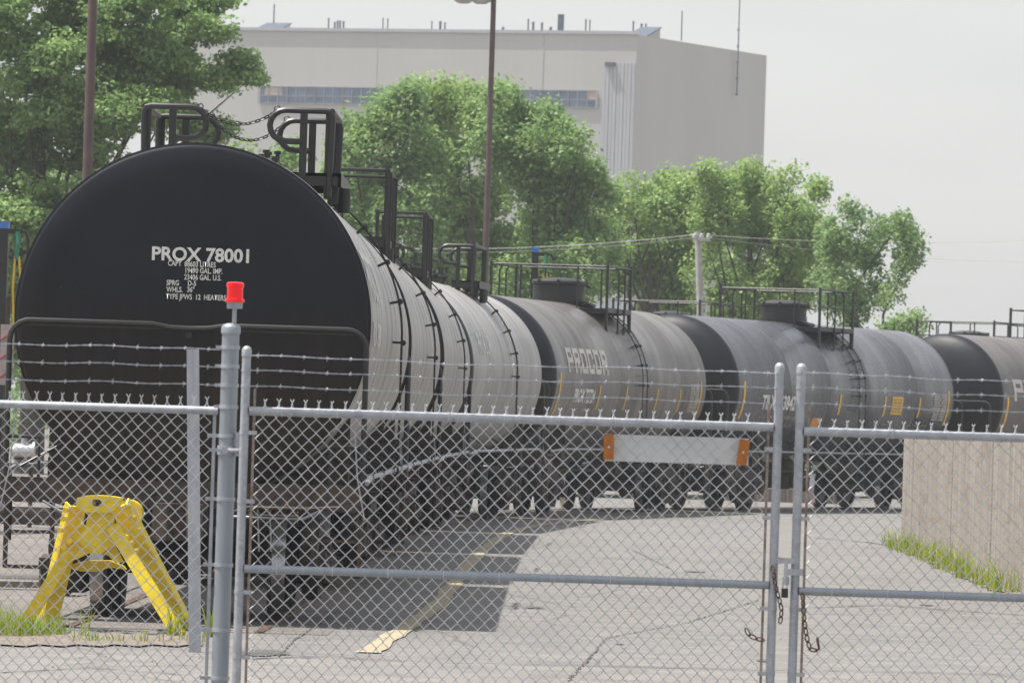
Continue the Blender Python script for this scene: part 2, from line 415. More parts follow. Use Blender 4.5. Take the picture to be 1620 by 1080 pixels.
# tar seams and cracks
def seam(pts, w, name='pavement_crack'):
    P = [G(*p) for p in pts]; fine = []
    for a, b in zip(P, P[1:]):
        n = max(2, int((b-a).length/.12))
        for k in range(n): fine.append(a.lerp(b, k/n)+Vector((random.uniform(-.012, .012), random.uniform(-.05, .05), 0)))
    fine.append(P[-1]); vs, fs = [], []
    for i, p in enumerate(fine):
        a, b = fine[max(i-1, 0)], fine[min(i+1, len(fine)-1)]; t = (b-a).normalized(); nn = Vector((t.y, -t.x, 0)); ww = w*random.uniform(.2, 1)
        vs += [(*(p-nn*ww).xy, .0125), (*(p+nn*ww).xy, .0125)]
    for i in range(len(fine)-1): fs.append((2*i, 2*i+1, 2*i+3, 2*i+2))
    m_ = MB(); m_.add(vs, fs); structure(m_.build(name, 'tar', smooth=0))
seam([(395, 1044), (520, 1040), (700, 1050), (900, 1053), (1200, 1060), (1620, 1068)], .035)
seam([(540, 962), (512, 985), (470, 1010), (440, 1040)], .012)
seam([(1290, 962), (1400, 958), (1500, 966), (1640, 975)], .045)
seam([(1290, 851), (1370, 858), (1425, 866), (1500, 892), (1560, 925)], .05)
seam([(800, 880), (1000, 884), (1220, 890)], .03)

seam([(900, 1079), (960, 1010), (1090, 985), (1200, 950)], .011)
seam([(1000, 870), (1060, 900), (1180, 905)], .012)
seam([(0, 1066), (140, 1058), (300, 1070)], .02)
def blot(px, py, r, el=1.6):
    c = G(px, py); n = 22; v = [(c.x+r*el*math.cos(6.283*k/n)*random.uniform(.6, 1.1), c.y+r*7*math.sin(6.283*k/n)*random.uniform(.6, 1.1), .0115) for k in range(n)]
    m_ = MB(); m_.add(v, [tuple(range(n))]); structure(m_.build('pavement_stain', 'asphalt_stain', smooth=0))
asphalt('asphalt_stain', (.075, .073, .072), (.105, .102, .1))
blot(415, 1034, .1, 2.2); blot(845, 962, .05, 2); blot(1210, 1046, .035, 2.4); blot(1465, 958, .03, 3); blot(1100, 905, .05, 3); blot(980, 1020, .02, 2)
# ------------------------------------------------------------------ tank cars
CACHE = {}
def cached(key, fn):
    if key not in CACHE: CACHE[key] = fn()
    return CACHE[key]
def wheel_mesh():
    mb = MB(); mb.lathe([(.0, -.07), (.14, -.07), (.15, -.035), (.36, -.03), (.40, -.06)], 28, axis='X')
    mb.lathe([(.40, -.06), (.455, -.062), (.457, .05)], 28, axis='X', mats=[0, 1])
    mb.lathe([(.457, .05), (.482, .062), (.48, .085), (.4, .085), (.36, .05), (.15, .05), (.12, .09), (0, .09)], 28, axis='X')
    return mb.mesh('wheel', ['wheel_steel', 'tread_steel'])
def sideframe_mesh():
    mb = MB()
    up = [(-1.12, .5), (-1.14, .66), (-.72, .72), (-.42, .86), (.42, .86), (.72, .72), (1.14, .66), (1.12, .5), (.74, .56), (.44, .68), (-.44, .68), (-.74, .56)]
    mb.prism(up, -.07, .07)
    mb.prism([(-.76, .58), (-.64, .62), (-.3, .3), (.3, .3), (.64, .62), (.76, .58), (.42, .18), (-.42, .18)], -.07, .07)
    for s in (-1, 1):
        mb.prism([(s*.3, .28), (s*.36, .28), (s*.36, .72), (s*.3, .72)], -.09, .09)
    return mb.mesh('side_frame', 'frame_grime')
def spring_mesh():
    mb = MB(); pts = []
    n = 7*10
    for i in range(n+1):
        a = 2*math.pi*i/10; pts.append((.065*math.cos(a), .065*math.sin(a), .31+.28*i/n))
    mb.tube(pts, .017, 6); return mb.mesh('spring', 'rust_steel')
def axle_mesh():
    mb = MB(); mb.lathe([(.0, -1.12), (.07, -1.12), (.07, -.8), (.09, -.75), (.075, 0), (.09, .75), (.07, .8), (.07, 1.12), (0, 1.12)], 16, axis='X')
    for s in (-1, 1):
        mb.lathe([(.0, s*1.06), (.13, s*1.06), (.13, s*1.14), (.07, s*1.17), (0, s*1.17)], 14, axis='X')
        for k in range(3):
            a = k*2.094; mb.lathe([(.018, s*1.13), (.018, s*1.175), (0, s*1.175)], 6, c=(0, .085*math.cos(a), .085*math.sin(a)), axis='X')
    return mb.mesh('axle', 'rust_steel')
def bolster_mesh():
    mb = MB(); mb.prism([(-1.15, .62), (-1.15, .7), (-.7, .86), (.7, .86), (1.15, .7), (1.15, .62), (.6, .5), (-.6, .5)], -.17, .17, 'XZ')
    for s in (-1, 1): mb.box((s*.55, .52, .4), (.5, .06, .07)); mb.box((s*.55, -.52, .4), (.5, .06, .07)); mb.beam((s*.3, -.55, .38), (s*.5, .55, .42), .05, .05)
    return mb.mesh('bolster', 'frame_grime')
def brake_mesh():
    mb = MB()
    for s in (-1, 1):
        for q in (-1, 1): mb.prism([(q*.33, .3), (q*.42, .33), (q*.42, .6), (q*.35, .62)], s*.755-.05, s*.755+.05)
    return mb.mesh('brake_shoe', 'rust_steel')
def bogie(parent, t):
    b = link('bogie', cached('bolster', bolster_mesh), parent, (0, t, 0))
    for y in (-.865, .865):
        link('axle', cached('axle', axle_mesh), b, (0, y, .457+.02))
        for s in (-1, 1):
            w = link('wheel', cached('wheel', wheel_mesh), b, (s*.755, y, .477)); w.rotation_euler = (random.uniform(0, 6), 0, 0 if s < 0 else math.pi)
    for s in (-1, 1):
        link('side_frame', cached('sf', sideframe_mesh), b, (s*1.0, 0, .0))
        for dx, dy in ((-.06, -.15), (.09, -.05), (-.06, .15), (.09, .1)): link('spring', cached('spring', spring_mesh), b, (s*(1.0+dx), dy, 0))
    link('brake_beam', cached('brake', brake_mesh), b)
    return b
def tank_mesh(kind):
    """lathe about the Y axis, narrow seam bands, dished heads"""
    hd = .3 if kind == 'A' else .52
    nh = 10; prof = []; mats = []
    for i in range(nh+1):
        a = R_(90*i/nh); prof.append((TR*math.sin(a) if i else 0.0, -hd*math.cos(a)))
    if kind == 'A': prof = [(TR*.97*i/10, -.15+.05*(i/10)**2) for i in range(11)]+[(TR*.985, -.09), (TR*.99, -.08)]
    if kind == 'A':   # jacketed head: knuckle seam stands proud
        prof = [(r, y) for r, y in prof[:-1]]+[(TR*.994, -.06), (TR+.012, -.055), (TR+.014, -.005), (TR, 0)]
    mats = [0]*(len(prof)-1)
    if kind == 'A': mats[-1] = mats[-2] = 1
    if kind == 'A': seams = [.7, 2.1, 3.6, 5.3, 7.0, 8.8, 10.6, 12.4]
    else: seams = [3.1, 5.55, 8.0, 11.2]
    if kind != 'A': prof.append((TR, .05)); mats.append(0)
    for y in seams:
        w = .01 if kind == 'A' else .009; h = .0012
        prof += [(TR, y-w), (TR+h, y-w*.5), (TR+h, y+w*.5), (TR, y+w)]; mats += [1, 2, 2, 2]
    prof.append((TR, TL-.05)); mats.append(1)
    prof.append((TR, TL)); mats.append(0)
    for i in range(nh-1, -1, -1):
        a = R_(90*i/nh); prof.append((TR*math.sin(a) if i else 0.0, TL+hd*math.cos(a))); mats.append(0)
    mb = MB(); mb.lathe(prof, 96, c=(0, 0, ZC), axis='Y', mats=mats)
    side = {'A': 'tank_paint_grey', 'B': 'tank_paint_grey', 'C': 'tank_paint_brown', 'D': 'tank_paint_blue'}[kind]
    return mb.mesh('tank', ['head_paint', side, 'seam'], 30)
def sill_mesh():
    mb = MB()
    for e in (0,):
        q = (lambda t: t)
        def B(x, t, z, dx, dt, dz): mb.box((x, q(t), z), (dx, dt, dz))
        B(0, 1.0, .93, .34, 3.5, .3)                                   # stub sill
        B(0, 1.0, 1.09, .62, 3.5, .03)
        # body bolster wings that cradle the tank
        for t in (1.45, 1.75):
            n = 14; arcp = [(-1.28+2.56*i/n, ZC-math.sqrt((TR+.012)**2-(-1.28+2.56*i/n)**2)) for i in range(n+1)]
            poly = [(-1.28, .98), (1.28, .98)]+[(x, z) for x, z in reversed(arcp) ]
            tt = q(t); mb.prism([(x, max(z, .99)) for x, z in poly], tt-.015, tt+.015, 'XZ')
        B(0, 1.6, .96, 2.56, .36, .03)
        for sx in (-1, 1):
            B(sx*1.27, 1.6, 1.12, .03, .34, .4)
        # head block / draft gussets
        mb.prism([(q(-.05), 1.1), (q(.9), 1.1), (q(.9), 1.02+.12), (q(.3), 1.22)], -.28, .28)
        B(0, -.62, .93, .42, .3, .4)                                    # striker
    return mb.mesh('underframe', 'frame_grime')
def deck_mesh():
    mb = MB()
    mb.box((0, -.42, 1.135), (3.0, .5, .05)); mb.box((0, -.665, 1.065), (3.0, .03, .2)); mb.box((0, -.66, 1.168), (3.0, .05, .012)); mb.box((0, -.18, 1.07), (2.9, .05, .09))
    for s in (-1, 1):
        mb.box((s*.8, -.4, .98), (.1, .42, .22)); mb.beam((s*1.35, -.42, 1.08), (s*.35, -.42, .82), .06, .09)
        # sill step hanging at the corner
        for x in (1.08, 1.46): mb.beam((s*x, -.5, 1.08), (s*x, -.5, .42), .035, .05)
        mb.beam((s*1.08, -.5, .43), (s*1.46, -.5, .43), .05, .03); mb.beam((s*1.08, -.5, .72), (s*1.46, -.5, .72), .04, .025)
        mb.box((s*1.46, -.3, .86), (.03, .32, .44))
        mb.tube([(s*.95, -.69, .95), (s*.95, -.73, .92), (s*.55, -.73, .92), (s*.55, -.69, .95)], .012, 6)
    mb.mi = 1
    for s in (-1, 1):
        mb.tube([(s*1.40, -.7, 1.62), (s*1.43, -.7, 1.25), (s*1.5, -.7, .9)], .007, 6); mb.tube([(s*1.15, -.72, .98), (s*1.0, -.72, .9), (s*.3, -.74, .9)], .012, 6)
        for x in (.72, .5, .62): mb.tube([(s*x, -.7, .98), (s*(x+.02), -.68, .62)], .008, 5)
        mb.mi = 0; mb.tube([(s*1.46, -.5, .92), (s*1.5, -.2, .6)], .009, 5); mb.mi = 1
    return mb.mesh('end_platform', ['rust_steel', 'pipe_galv_dull'])
def hoop_mesh():
    mb = MB(); z = 2.46
    def half(s): return [(s*1.47, -.62, 1.15), (s*1.47, -.62, z-.16)]+[(s*(1.31+.16*math.cos(R_(a))), -.62, z-.16+.16*math.sin(R_(a))) for a in (20, 40, 60, 80, 90)]+[(s*.3, -.6, z), (s*.16, -.59, z-.025), (0, -.585, z-.03)]
    mb.tube(half(-1)+half(1)[::-1][1:], .024, 8)
    mb.box((0, -.44, z-.03), (.14, .3, .05)); mb.box((0, -.5, z-.06), (.05, .18, .09))
    for s in (-1, 1): mb.tube([(s*1.2, -.6, 1.15), (s*1.2, -.6, 1.5), (s*1.45, -.6, 1.5)], .014, 6)
    return mb.mesh('end_handrail', 'black_steel')
def coupler_mesh():
    mb = MB(); mb.box((0, -.95, .86), (.14, .5, .18))
    mb.prism([(-.12, -1.12), (-.19, -1.25), (-.2, -1.42), (-.08, -1.46), (-.03, -1.3), (.06, -1.28), (.12, -1.4), (.2, -1.36), (.2, -1.16), (.12, -1.1)], .7, 1.0, 'XY')
    mb.tube([(.3, -.66, .9), (.55, -.72, .98), (1.0, -.72, .98), (1.3, -.72, 1.0)], .015, 6)
    mb.tube([(.32, -.72, .75), (.36, -.9, .6), (.3, -1.05, .42), (.22, -1.15, .5)], .028, 8); mb.box((.31, -.72, .78), (.08, .12, .08))
    return mb.mesh('coupler', 'rust_steel')
def handrail_mesh():
    mb = MB()
    for s in SIDES:
        mb.tube([(s*1.5, -.35, 1.2), (s*1.5, .6, 1.24), (s*1.5, TL-.6, 1.24), (s*1.5, TL+.35, 1.2)], .021, 8)
        for t in (.7, 4.0, 7.5, 10.4, TL-.7):
            mb.mi = 1; mb.tube([(s*1.5, t, 1.24), (s*1.47, t, 1.24), (s*1.1, t, 1.45)], .012, 6); mb.mi = 0; mb.box((s*1.5, t, 1.24), (.06, .05, .06))
    return mb.mesh('side_handrail', ['pipe_galv_dull', 'black_steel'])
def piping_mesh():
    mb = MB()
    mb.tube([(.35, -.5, .8), (.42, 3.2, .82), (.42, 10, .82), (.35, TL+.5, .8)], .03, 8)
    mb.lathe([(0, 3.4), (.17, 3.4), (.19, 3.46), (.19, 4.1), (.17, 4.16), (0, 4.16)], 18, c=(-.5, 0, .84), axis='Y')
    mb.lathe([(0, 9.0), (.13, 9.0), (.15, 9.1), (.15, 9.5), (.1, 9.56), (0, 9.56)], 18, c=(.55, 0, .86), axis='Y')
    mb.lathe([(.2, 1.1), (.2, .78), (.26, .77), (.26, .72), (.12, .7), (.11, .52), (.14, .5), (.14, .44), (0, .44)], 18, c=(0, 6.85, 0))
    mb.tube([(-.5, 4.1, .84), (-.2, 5.5, .78), (0, 6, .72)], .018, 6)
    for s in (-1, 1):
        mb.tube([(s*.7, 2.9, .5), (s*.55, 3.6, .75), (s*.5, 4.4, .8)], .018, 6)
        for t in (3.4, 4.1, 9.1, 9.5): mb.box((s*.5, t, .98), (.04, .05, .3))
    return mb.mesh('brake_piping', 'frame_grime')
SIDES = (-1, 1)
def two(name, key, fn, par):
    global SIDES
    out = []
    for q in (-1, 1):
        SIDES = (q,); out.append(link(name, cached(key+str(q), fn), par))
    SIDES = (-1, 1); return out
def surf(x): return ZC+math.sqrt(max(TR**2-x*x, 0))
def ladder_pts(t, a0, a1, off, end_z=None, n=16):
    P = [((TR+off)*math.sin(R_(a0+(a1-a0)*i/n)), t, ZC+(TR+off)*math.cos(R_(a0+(a1-a0)*i/n))) for i in range(n+1)]
    return P
def ladder_mesh(kind, tl):
    mb = MB(); gap = .2 if kind in 'CD' else .08
    for s in (-1, 1):
        x = 1 
        P = ladder_pts(tl+s*gap, 30, 92, .085)
        P = [(P[0][0]-.05, P[0][1], P[0][2]+.06)]+P+[(P[-1][0], tl+s*gap, 1.2), (P[-1][0], tl+s*gap, .45)]
        for q in SIDES: mb.tube([(q*a, b, c) for a, b, c in P], .012 if kind in 'CD' else .0095, 6)
    for i in range(9):
        a = R_(34+i*7.2); rr = TR+.085
        for q in SIDES:
            p = Vector((q*rr*math.sin(a), tl, ZC+rr*math.cos(a))); mb.tube([p-Vector((0, gap, 0)), p+Vector((0, gap, 0))], .011, 6)
            if i % 2 == 0:
                for s in (-1, 1):
                    c = Vector((q*(TR+.04)*math.sin(a), tl+s*gap, ZC+(TR+.04)*math.cos(a)))
                    mb.box(c, (.02, .035, .08), Matrix.Rotation(q*a, 3, 'Y')); mb.lathe([(0, -.03), (.028, -.02), (.028, .02), (0, .03)], 8, c=p+Vector((q*.012, s*gap, 0)), axis='Y')
    for z in (2.1, 1.8, 1.5, 1.2, .85, .5):
        for q in SIDES: mb.tube([(q*(TR+.085), tl-gap, z), (q*(TR+.085), tl+gap, z)], .011, 6)
    return mb.mesh('ladder', 'black_steel')
def platform_deck_mesh(kind, t0, t1):
    mb = MB(); tm = (t0+t1)/2; L = t1-t0
    if kind in 'AB':
        for q in SIDES:
            mb.box((q*.74, tm, 3.985), (.44, L, .03)); 
            for t in (t0+.02, t1-.02): mb.box((q*.74, t, 3.94), (.46, .04, .12))
            mb.box((q*.96, tm, 3.94), (.03, L, .12))
            for t in (t0+.15, t1-.15):
                mb.box((q*.9, t, 3.82), (.09, .05, .2)); mb.box((q*.6, t, 3.9), (.09, .05, .12))
            mb.lathe([(.06, 3.65), (.06, 3.88), (0, 3.88)], 12, c=(q*.99, tm-.5, 0))
    else:
        for q in SIDES:
            mb.box((q*.86, tm, 3.86), (.55, L, .03)); mb.box((q*1.13, tm, 3.84), (.03, L, .09))
            for t in (t0+.05, t1-.05): mb.box((q*.86, t, 3.82), (.55, .05, .08)); mb.beam((q*1.1, t, 3.82), (q*1.12, t, 3.4), .05, .04)
    return mb.mesh('platform', 'black_steel')
def dloops_mesh(t0, t1):
    mb = MB(); zt, zb = 4.575, 4.285; rc = (zt-zb)/2
    for t in (t0, t1):
        for q in SIDES:
            P = [(q*.86, t, 3.78), (q*.88, t, zt-.06), (q*.86, t, zt-.01), (q*.82, t, zt)]
            P += [(q*.44, t, zt)]+[(q*(.44-rc*math.sin(R_(a))), t, zt-rc+rc*math.cos(R_(a))) for a in (22, 45, 67, 90, 112, 135, 158)]+[(q*.46, t, zb), (q*.6, t, zb)]
            mb.tube(P, .03, 8)
            mb.box((q*.61, t, (zt+3.95)/2), (.07, .03, zt-3.95)); mb.box((q*.85, t+.03, 4.17), (.075, .03, .82))
            for x, z in ((.36, zt-.02), ): mb.tube(arc((q*x, t, z+.03), .028, 0, 360, 9), .006, 5)
    for q in SIDES:
        mb.tube([(q*.87, t0, zt), (q*.87, t1, zt)], .028, 8)
    return mb.mesh('loop_handrail', 'black_steel')
def rect_rail_mesh(t0, t1, w, sq=True):
    mb = MB(); zt = 4.6
    for t in (t0, t1):
        for q in SIDES: mb.tube([(q*w, t, surf(w)-.1), (q*w, t, zt-.05), (q*(w-.04), t, zt), (q*.3, t, zt)], .022, 8)
        for q in SIDES:
            mb.box((q*w, t+.03, (zt+surf(w))/2-.03), (.085, .03, zt-surf(w)+.02)); mb.box((q*.3, t, 4.3), (.05, .03, .66))
    for q in SIDES: mb.tube([(q*w, t0, zt), (q*w, t1, zt)], .022, 8)
    return mb.mesh('handrail', 'black_steel')
def cage_rail_mesh(t0, t1, w):
    mb = MB(); zt = 4.66
    for t in (t0, t1):
        mb.tube([(-w, t, surf(w)-.05), (-w, t, zt), (w, t, zt), (w, t, surf(w)-.05)], .02, 8)
        for q in (-1, 1): mb.box((q*w, t, (zt+surf(w))/2), (.05, .045, zt-surf(w)+.1))
        for q in (-1, 1): mb.tube([(q*.55, t, surf(.55)-.05), (q*.55, t, zt-.12)]+[(q*(.55+.0), t, zt)], .018, 8)
    for q in (-1, 1):
        mb.tube([(q*w, t0, zt), (q*w, t1, zt)], .02, 8); mb.tube([(q*w, t0, 4.3), (q*w, t1, 4.3)], .014, 6)
        tm = (t0+t1)/2
        # arched stiles where the ladder comes up
        mb.tube([(q*(w+.04), tm-.2, 3.2), (q*(w+.04), tm-.2, zt-.1), (q*(w-.02), tm-.2, zt+.0)], .018, 8)
        mb.tube([(q*(w+.04), tm+.35, 3.2), (q*(w+.04), tm+.35, zt-.1), (q*(w-.02), tm+.35, zt+.0)], .018, 8)
    return mb.mesh('handrail', 'black_steel')
def dome_mesh(t):
    mb = MB(); mb.lathe([(.49, 3.75), (.49, 4.3), (.525, 4.32), (.525, 4.37), (.48, 4.4), (.2, 4.44), (0, 4.45)], 36, c=(0, t, 0))
    mb.lathe([(.51, 4.02), (.51, 4.05)], 36, c=(0, t, 0))
    for k in range(8):
        a = k*.785+.2; mb.box((.52*math.cos(a), t+.52*math.sin(a), 4.35), (.05, .05, .1))
    mb.lathe([(.1, 3.8), (.1, 4.0), (.13, 4.01), (.13, 4.05), (.05, 4.08), (0, 4.08)], 14, c=(.62, t-.1, -.1)); mb.tube([(.45, t-.25, 3.98), (.6, t-.35, 4.0), (.78, t-.35, 3.9)], .03, 8)
    mb.tube([(.5, t+.1, 4.3), (.58, t+.1, 4.28), (.58, t+.3, 4.26)], .02, 6)
    return mb.mesh('dome', 'black_steel')
def manway_mesh(t):
    mb = MB(); mb.lathe([(.3, 3.85), (.3, 4.08), (.36, 4.09), (.36, 4.13), (.28, 4.16), (.1, 4.19), (0, 4.19)], 28, c=(0, t, 0))
    for k in range(8):
        a = k*.785; mb.lathe([(.02, 4.05), (.02, 4.2), (.035, 4.2), (.035, 4.23), (0, 4.23)], 8, c=(.33*math.cos(a), t+.33*math.sin(a), 0))
    for x, y, h in ((.22, -1.0, 4.1), (.35, -1.05, 4.08), (-.2, 1.1, 4.12)):
        mb.lathe([(.05, 3.85), (.05, h-.05), (.075, h-.04), (.075, h-.01), (.03, h), (.03, h+.06), (0, h+.06)], 12, c=(x, t+y, 0))
    mb.box((.3, t-1.02, 4.0), (.26, .1, .05))
    return mb.mesh('manway', 'black_steel')
def on_side(x0, z0):
    th0 = math.asin((z0-ZC)/TR)
    def f(x, y):
        a = th0+y/TR; rr = TR+.009; return (rr*math.cos(a), x0+x, ZC+rr*math.sin(a))
    return f
def side_patch(name, t0, t1, z0, z1, mat, parent, n=8, off=.006):
    a0, a1 = math.asin((z0-ZC)/TR), math.asin((z1-ZC)/TR); rr = TR+off; mb = MB(); vs = []
    for i in range(n+1):
        a = a0+(a1-a0)*i/n; vs += [(rr*math.cos(a), t0, ZC+rr*math.sin(a)), (rr*math.cos(a), t1, ZC+rr*math.sin(a))]
    mb.add(vs, [(2*i, 2*i+1, 2*i+3, 2*i+2) for i in range(n)]); return mb.build(name, mat, parent, 0)
def head_place(x0, z0, hd):
    def f(x, y):
        X, Z = x0+x, z0+y-ZC; return (X, -.15+.05*(X*X+Z*Z)/TR**2/.94-.008, ZC+Z)
    return f
def side_text(par, txt, t, z, size, length=None, bold=0, mat='lettering_white', cut=.06, spacing=1.0):
    me = text_mesh('lettering', txt, size, bold, 1, mat, spacing, lambda x, y: (x, y, 0), 0)
    w = max(v.co.x for v in me.vertices)-min(v.co.x for v in me.vertices); bpy.data.meshes.remove(me)
    wx = length/w if length else 1
    return link('lettering', text_mesh('lettering', txt, size, bold, wx, mat, spacing, on_side(t, z), cut), par)

def tank_car(c, kind, label, cat='tank car', group='tank cars coupled on the curved track', name='tank_car', front=True):
    a = R_(c[2]); o = thing(name, label, cat, (c[0], c[1], 0), -a, group)
    link('tank', cached('tank'+kind, lambda: tank_mesh(kind)), o)
    for e in (0, 1):
        for nm, fn in (('end_platform', deck_mesh), ('end_handrail', hoop_mesh), ('coupler', coupler_mesh), ('underframe', sill_mesh)):
            q = link(nm, cached(nm, fn), o)
            if e: q.location = (0, TL, 0); q.rotation_euler = (0, 0, math.pi)
    bogie(o, 1.6); bogie(o, TL-1.6)
    two('side_handrail', 'hr', handrail_mesh, o); link('brake_piping', cached('pp', piping_mesh), o)
    k = kind
    if k in 'AB':
        t0, t1 = 6.3, 8.4
        for pf in two('platform', 'plat', lambda: platform_deck_mesh('A', t0, t1), o):
            if c in (CARS[1], CARS[2]): pf.location = (0, 0, -.17)
        link('manway', cached('man', lambda: manway_mesh(7.3)), o); two('ladder', 'ladA', lambda: ladder_mesh('A', 7.35), o)
    else:
        two('platform', 'platC', lambda: platform_deck_mesh('C', 5.7, 7.8), o)
        link('handrail', cached('cage', lambda: cage_rail_mesh(5.7, 7.8, 1.12)), o)
        link('dome', cached('dome', lambda: dome_mesh(6.55)), o); two('ladder', 'ladC', lambda: ladder_mesh('C', 7.35), o)
    return o
def loops(o):
    two('loop_handrail', 'loops', lambda: dloops_mesh(6.3, 8.4), o)
    def ch():
        mb = MB()
        for t in (6.3, 8.4): chain_mesh(mb, sag((-.36, t, 4.57), (.36, t, 4.57), .14 if t < 7 else .2), .045, .0065, .62)
        return mb.mesh('safety_chain', 'black_steel')
    link('safety_chain', cached('schain', ch), o)
c1 = tank_car(CARS[0], 'A', 'nearest black tank car, its flat end lettered 78001', front=True); loops(c1)
c2 = tank_car(CARS[1], 'A', 'grey weathered tank car directly behind the one lettered 78001, with square top railing')
c3 = tank_car(CARS[2], 'A', 'third tank car from the front, narrow grey side with square top railing')
c4 = tank_car(CARS[3], 'B', 'grey tank car just before the brownish domed one, with looped top rails'); loops(c4)
for o in (c2, c3): two('handrail', 'rect', lambda: rect_rail_mesh(6.3, 8.4, .98), o)
c5 = tank_car(CARS[4], 'C', 'brownish domed tank car lettered 72724 with big pale name on its side')
c6 = tank_car(CARS[5], 'D', 'blue-black domed tank car with yellow placards, numbered 263842')
c7 = tank_car(CARS[6], 'C', 'farthest black tank car at the right edge, showing its head and first letter')
b1 = tank_car(CB[0], 'C', 'tank car on the siding behind, only its top railing showing beside the utility pole', group='tank cars on the siding behind')
b2 = tank_car(CB[1], 'D', 'tank car on the siding behind, top railing showing left of the last front car', group='tank cars on the siding behind')
# lettering on the nearest head
def head_text(txt, px, py, size, bold=0, wx=1.0, spacing=1.0):
    p = W(px, py, 53.45); link('lettering', text_mesh('lettering', txt, size, bold, wx, 'lettering_white', spacing, head_place(p.x-CARS[0][0], p.z, .3)), c1)
head_text('PROX 78001', 238, 410, .155, .0045, 1.0)
s2 = .062
for txt, px, py in (('CAPY', 264.5, 419.5), ('88603 LITRES', 291, 421), ('19490 GAL. IMP.', 291, 431), ('23406 GAL. U.S.', 290.5, 441.5), ('SPRG', 262.5, 450.5), ('D-5', 296, 451.5), ('WHLS.', 262.5, 461), ('36"', 295, 461.5), ('TYPE JPWS  12  HEATERS', 261.5, 472)):
    head_text(txt, px, py, s2, .0012, .74)
# lettering on the sides
mb = MB()
for k in range(24):
    x0_, x1_ = -1.36+k*.1133, -1.36+(k+1)*.1133
    fy = lambda x: -.15+.05*(x*x+.0064)/TR**2/.94-.004
    mb.beam((x0_, fy(x0_), 2.43), (x1_, fy(x1_), 2.43), .006, .012)
mb.build('weld_seam', 'seam', c1, 0)
side_text(c1, 'PROCOR', .75, 2.75, .62, 2.9, .012, 'lettering_white')
side_text(c1, 'PROX 78001', .75, 2.35, .3, 2.2, .004, 'lettering_white')
side_text(c4, 'PROCOR', 1.2, 2.75, .5, 2.4, .008, 'lettering_white')
def block_logo(par, t, z, L, H):
    # wide squared letters with a slit through the strokes
    g = {'P': ['1111', '1001', '1111', '1000', '1000'], 'R': ['1111', '1001', '1111', '1010', '1001'], 'O': ['1111', '1001', '1001', '1001', '1111'], 'C': ['1111', '1001', '1000', '1001', '1111']}
    f = on_side(t, z); mb = MB(); w = L/6*.84; cw, chh = w/4, H/5
    for i, chx in enumerate('PROCOR'):
        for r, row in enumerate(g[chx]):
            for q, bit in enumerate(row):
                if bit == '1':
                    x0 = i*L/6+q*cw; y0 = H-(r+1)*chh
                    mb.add([f(x0, y0), f(x0+cw, y0), f(x0+cw, y0+chh), f(x0, y0+chh)], [(0, 1, 2, 3)])
    return mb.build('name_logo', 'lettering_faded2', par, 0)
simple('lettering_faded2', (.62, .59, .55), .6, scale=7, c2=(.45, .42, .38))
block_logo(c5, 1.0, 2.62, 3.5, .46); side_text(c5, 'PROX 72724', 1.6, 2.1, .34, 1.75, .012, 'lettering_white')
for j, tx in enumerate(('LD LMT 198600 LB', 'LT WT 64400 LB 7-09')): side_text(c5, tx, 1.35 if j == 0 else 1.3, 1.93-.14*j, .1, 2.3-j*.2, .002, 'lettering_faded')
side_text(c6, 'TILX 263842', 1.45, 2.12, .4, 2.0, .014)
for j, tx in enumerate(('LD LMT 196100 LB', 'LT WT 66900 LB 8-12')): side_text(c6, tx, 1.5+.0*j, 1.93-.17*j, .1, 2.2-.1*j, .001, 'lettering_faded')
block_logo(c7, .6, 2.5, 3.5, .5)
def stripes(par, ts, zr):
    for i, t in enumerate(ts):
        z0, z1 = zr if 0 < i < len(ts)-1 else (zr[0]-.15, zr[1]+.18)
        side_patch('reflective_stripe', t-.05, t+.05, z0, z1, 'stripe_yellow', par)
stripes(c5, (.35, 3.75, 6.15, 9.0, 11.2, 13.2), (1.98, 2.42)); stripes(c6, (.35, 6.2, 9.1, 11.4, 13.35), (2.05, 2.48)); stripes(c7, (.28, 3.6), (1.98, 2.4))
side_patch('placard', 9.55, 10.25, 2.1, 2.48, 'stripe_yellow', c6); side_patch('placard', 4.75, 5.3, 1.72, 1.97, 'placard_orange', c6)
for j in range(5): side_text(c6, 'HMIS 0'+str(6-j)+' HANDLE' if j % 2 else 'NOTICE CARE', 9.62, 2.4-.065*j, .06, .55, 0, 'black_steel', .04)
for par, tt in ((c5, 12.15), (c6, 12.35)):
    for j in range(9): side_text(par, random.choice(('QUAL 2015', 'TANK 2020', 'DUE  2025', 'PSI 75 165')), tt, 2.5-.062*j, .066, .85, .002, 'lettering_faded2', .04)
for par, tt, zz in ((c6, 8.6, 1.86), (c6, 10.6, 1.86)):
    for j in range(3): side_text(par, 'DOT 111A100W1' if j % 2 else 'TANK TEST 2015', tt, zz-.085*j, .07, 1.3+.3*(tt > 10), .0005, 'lettering_faded', .05)

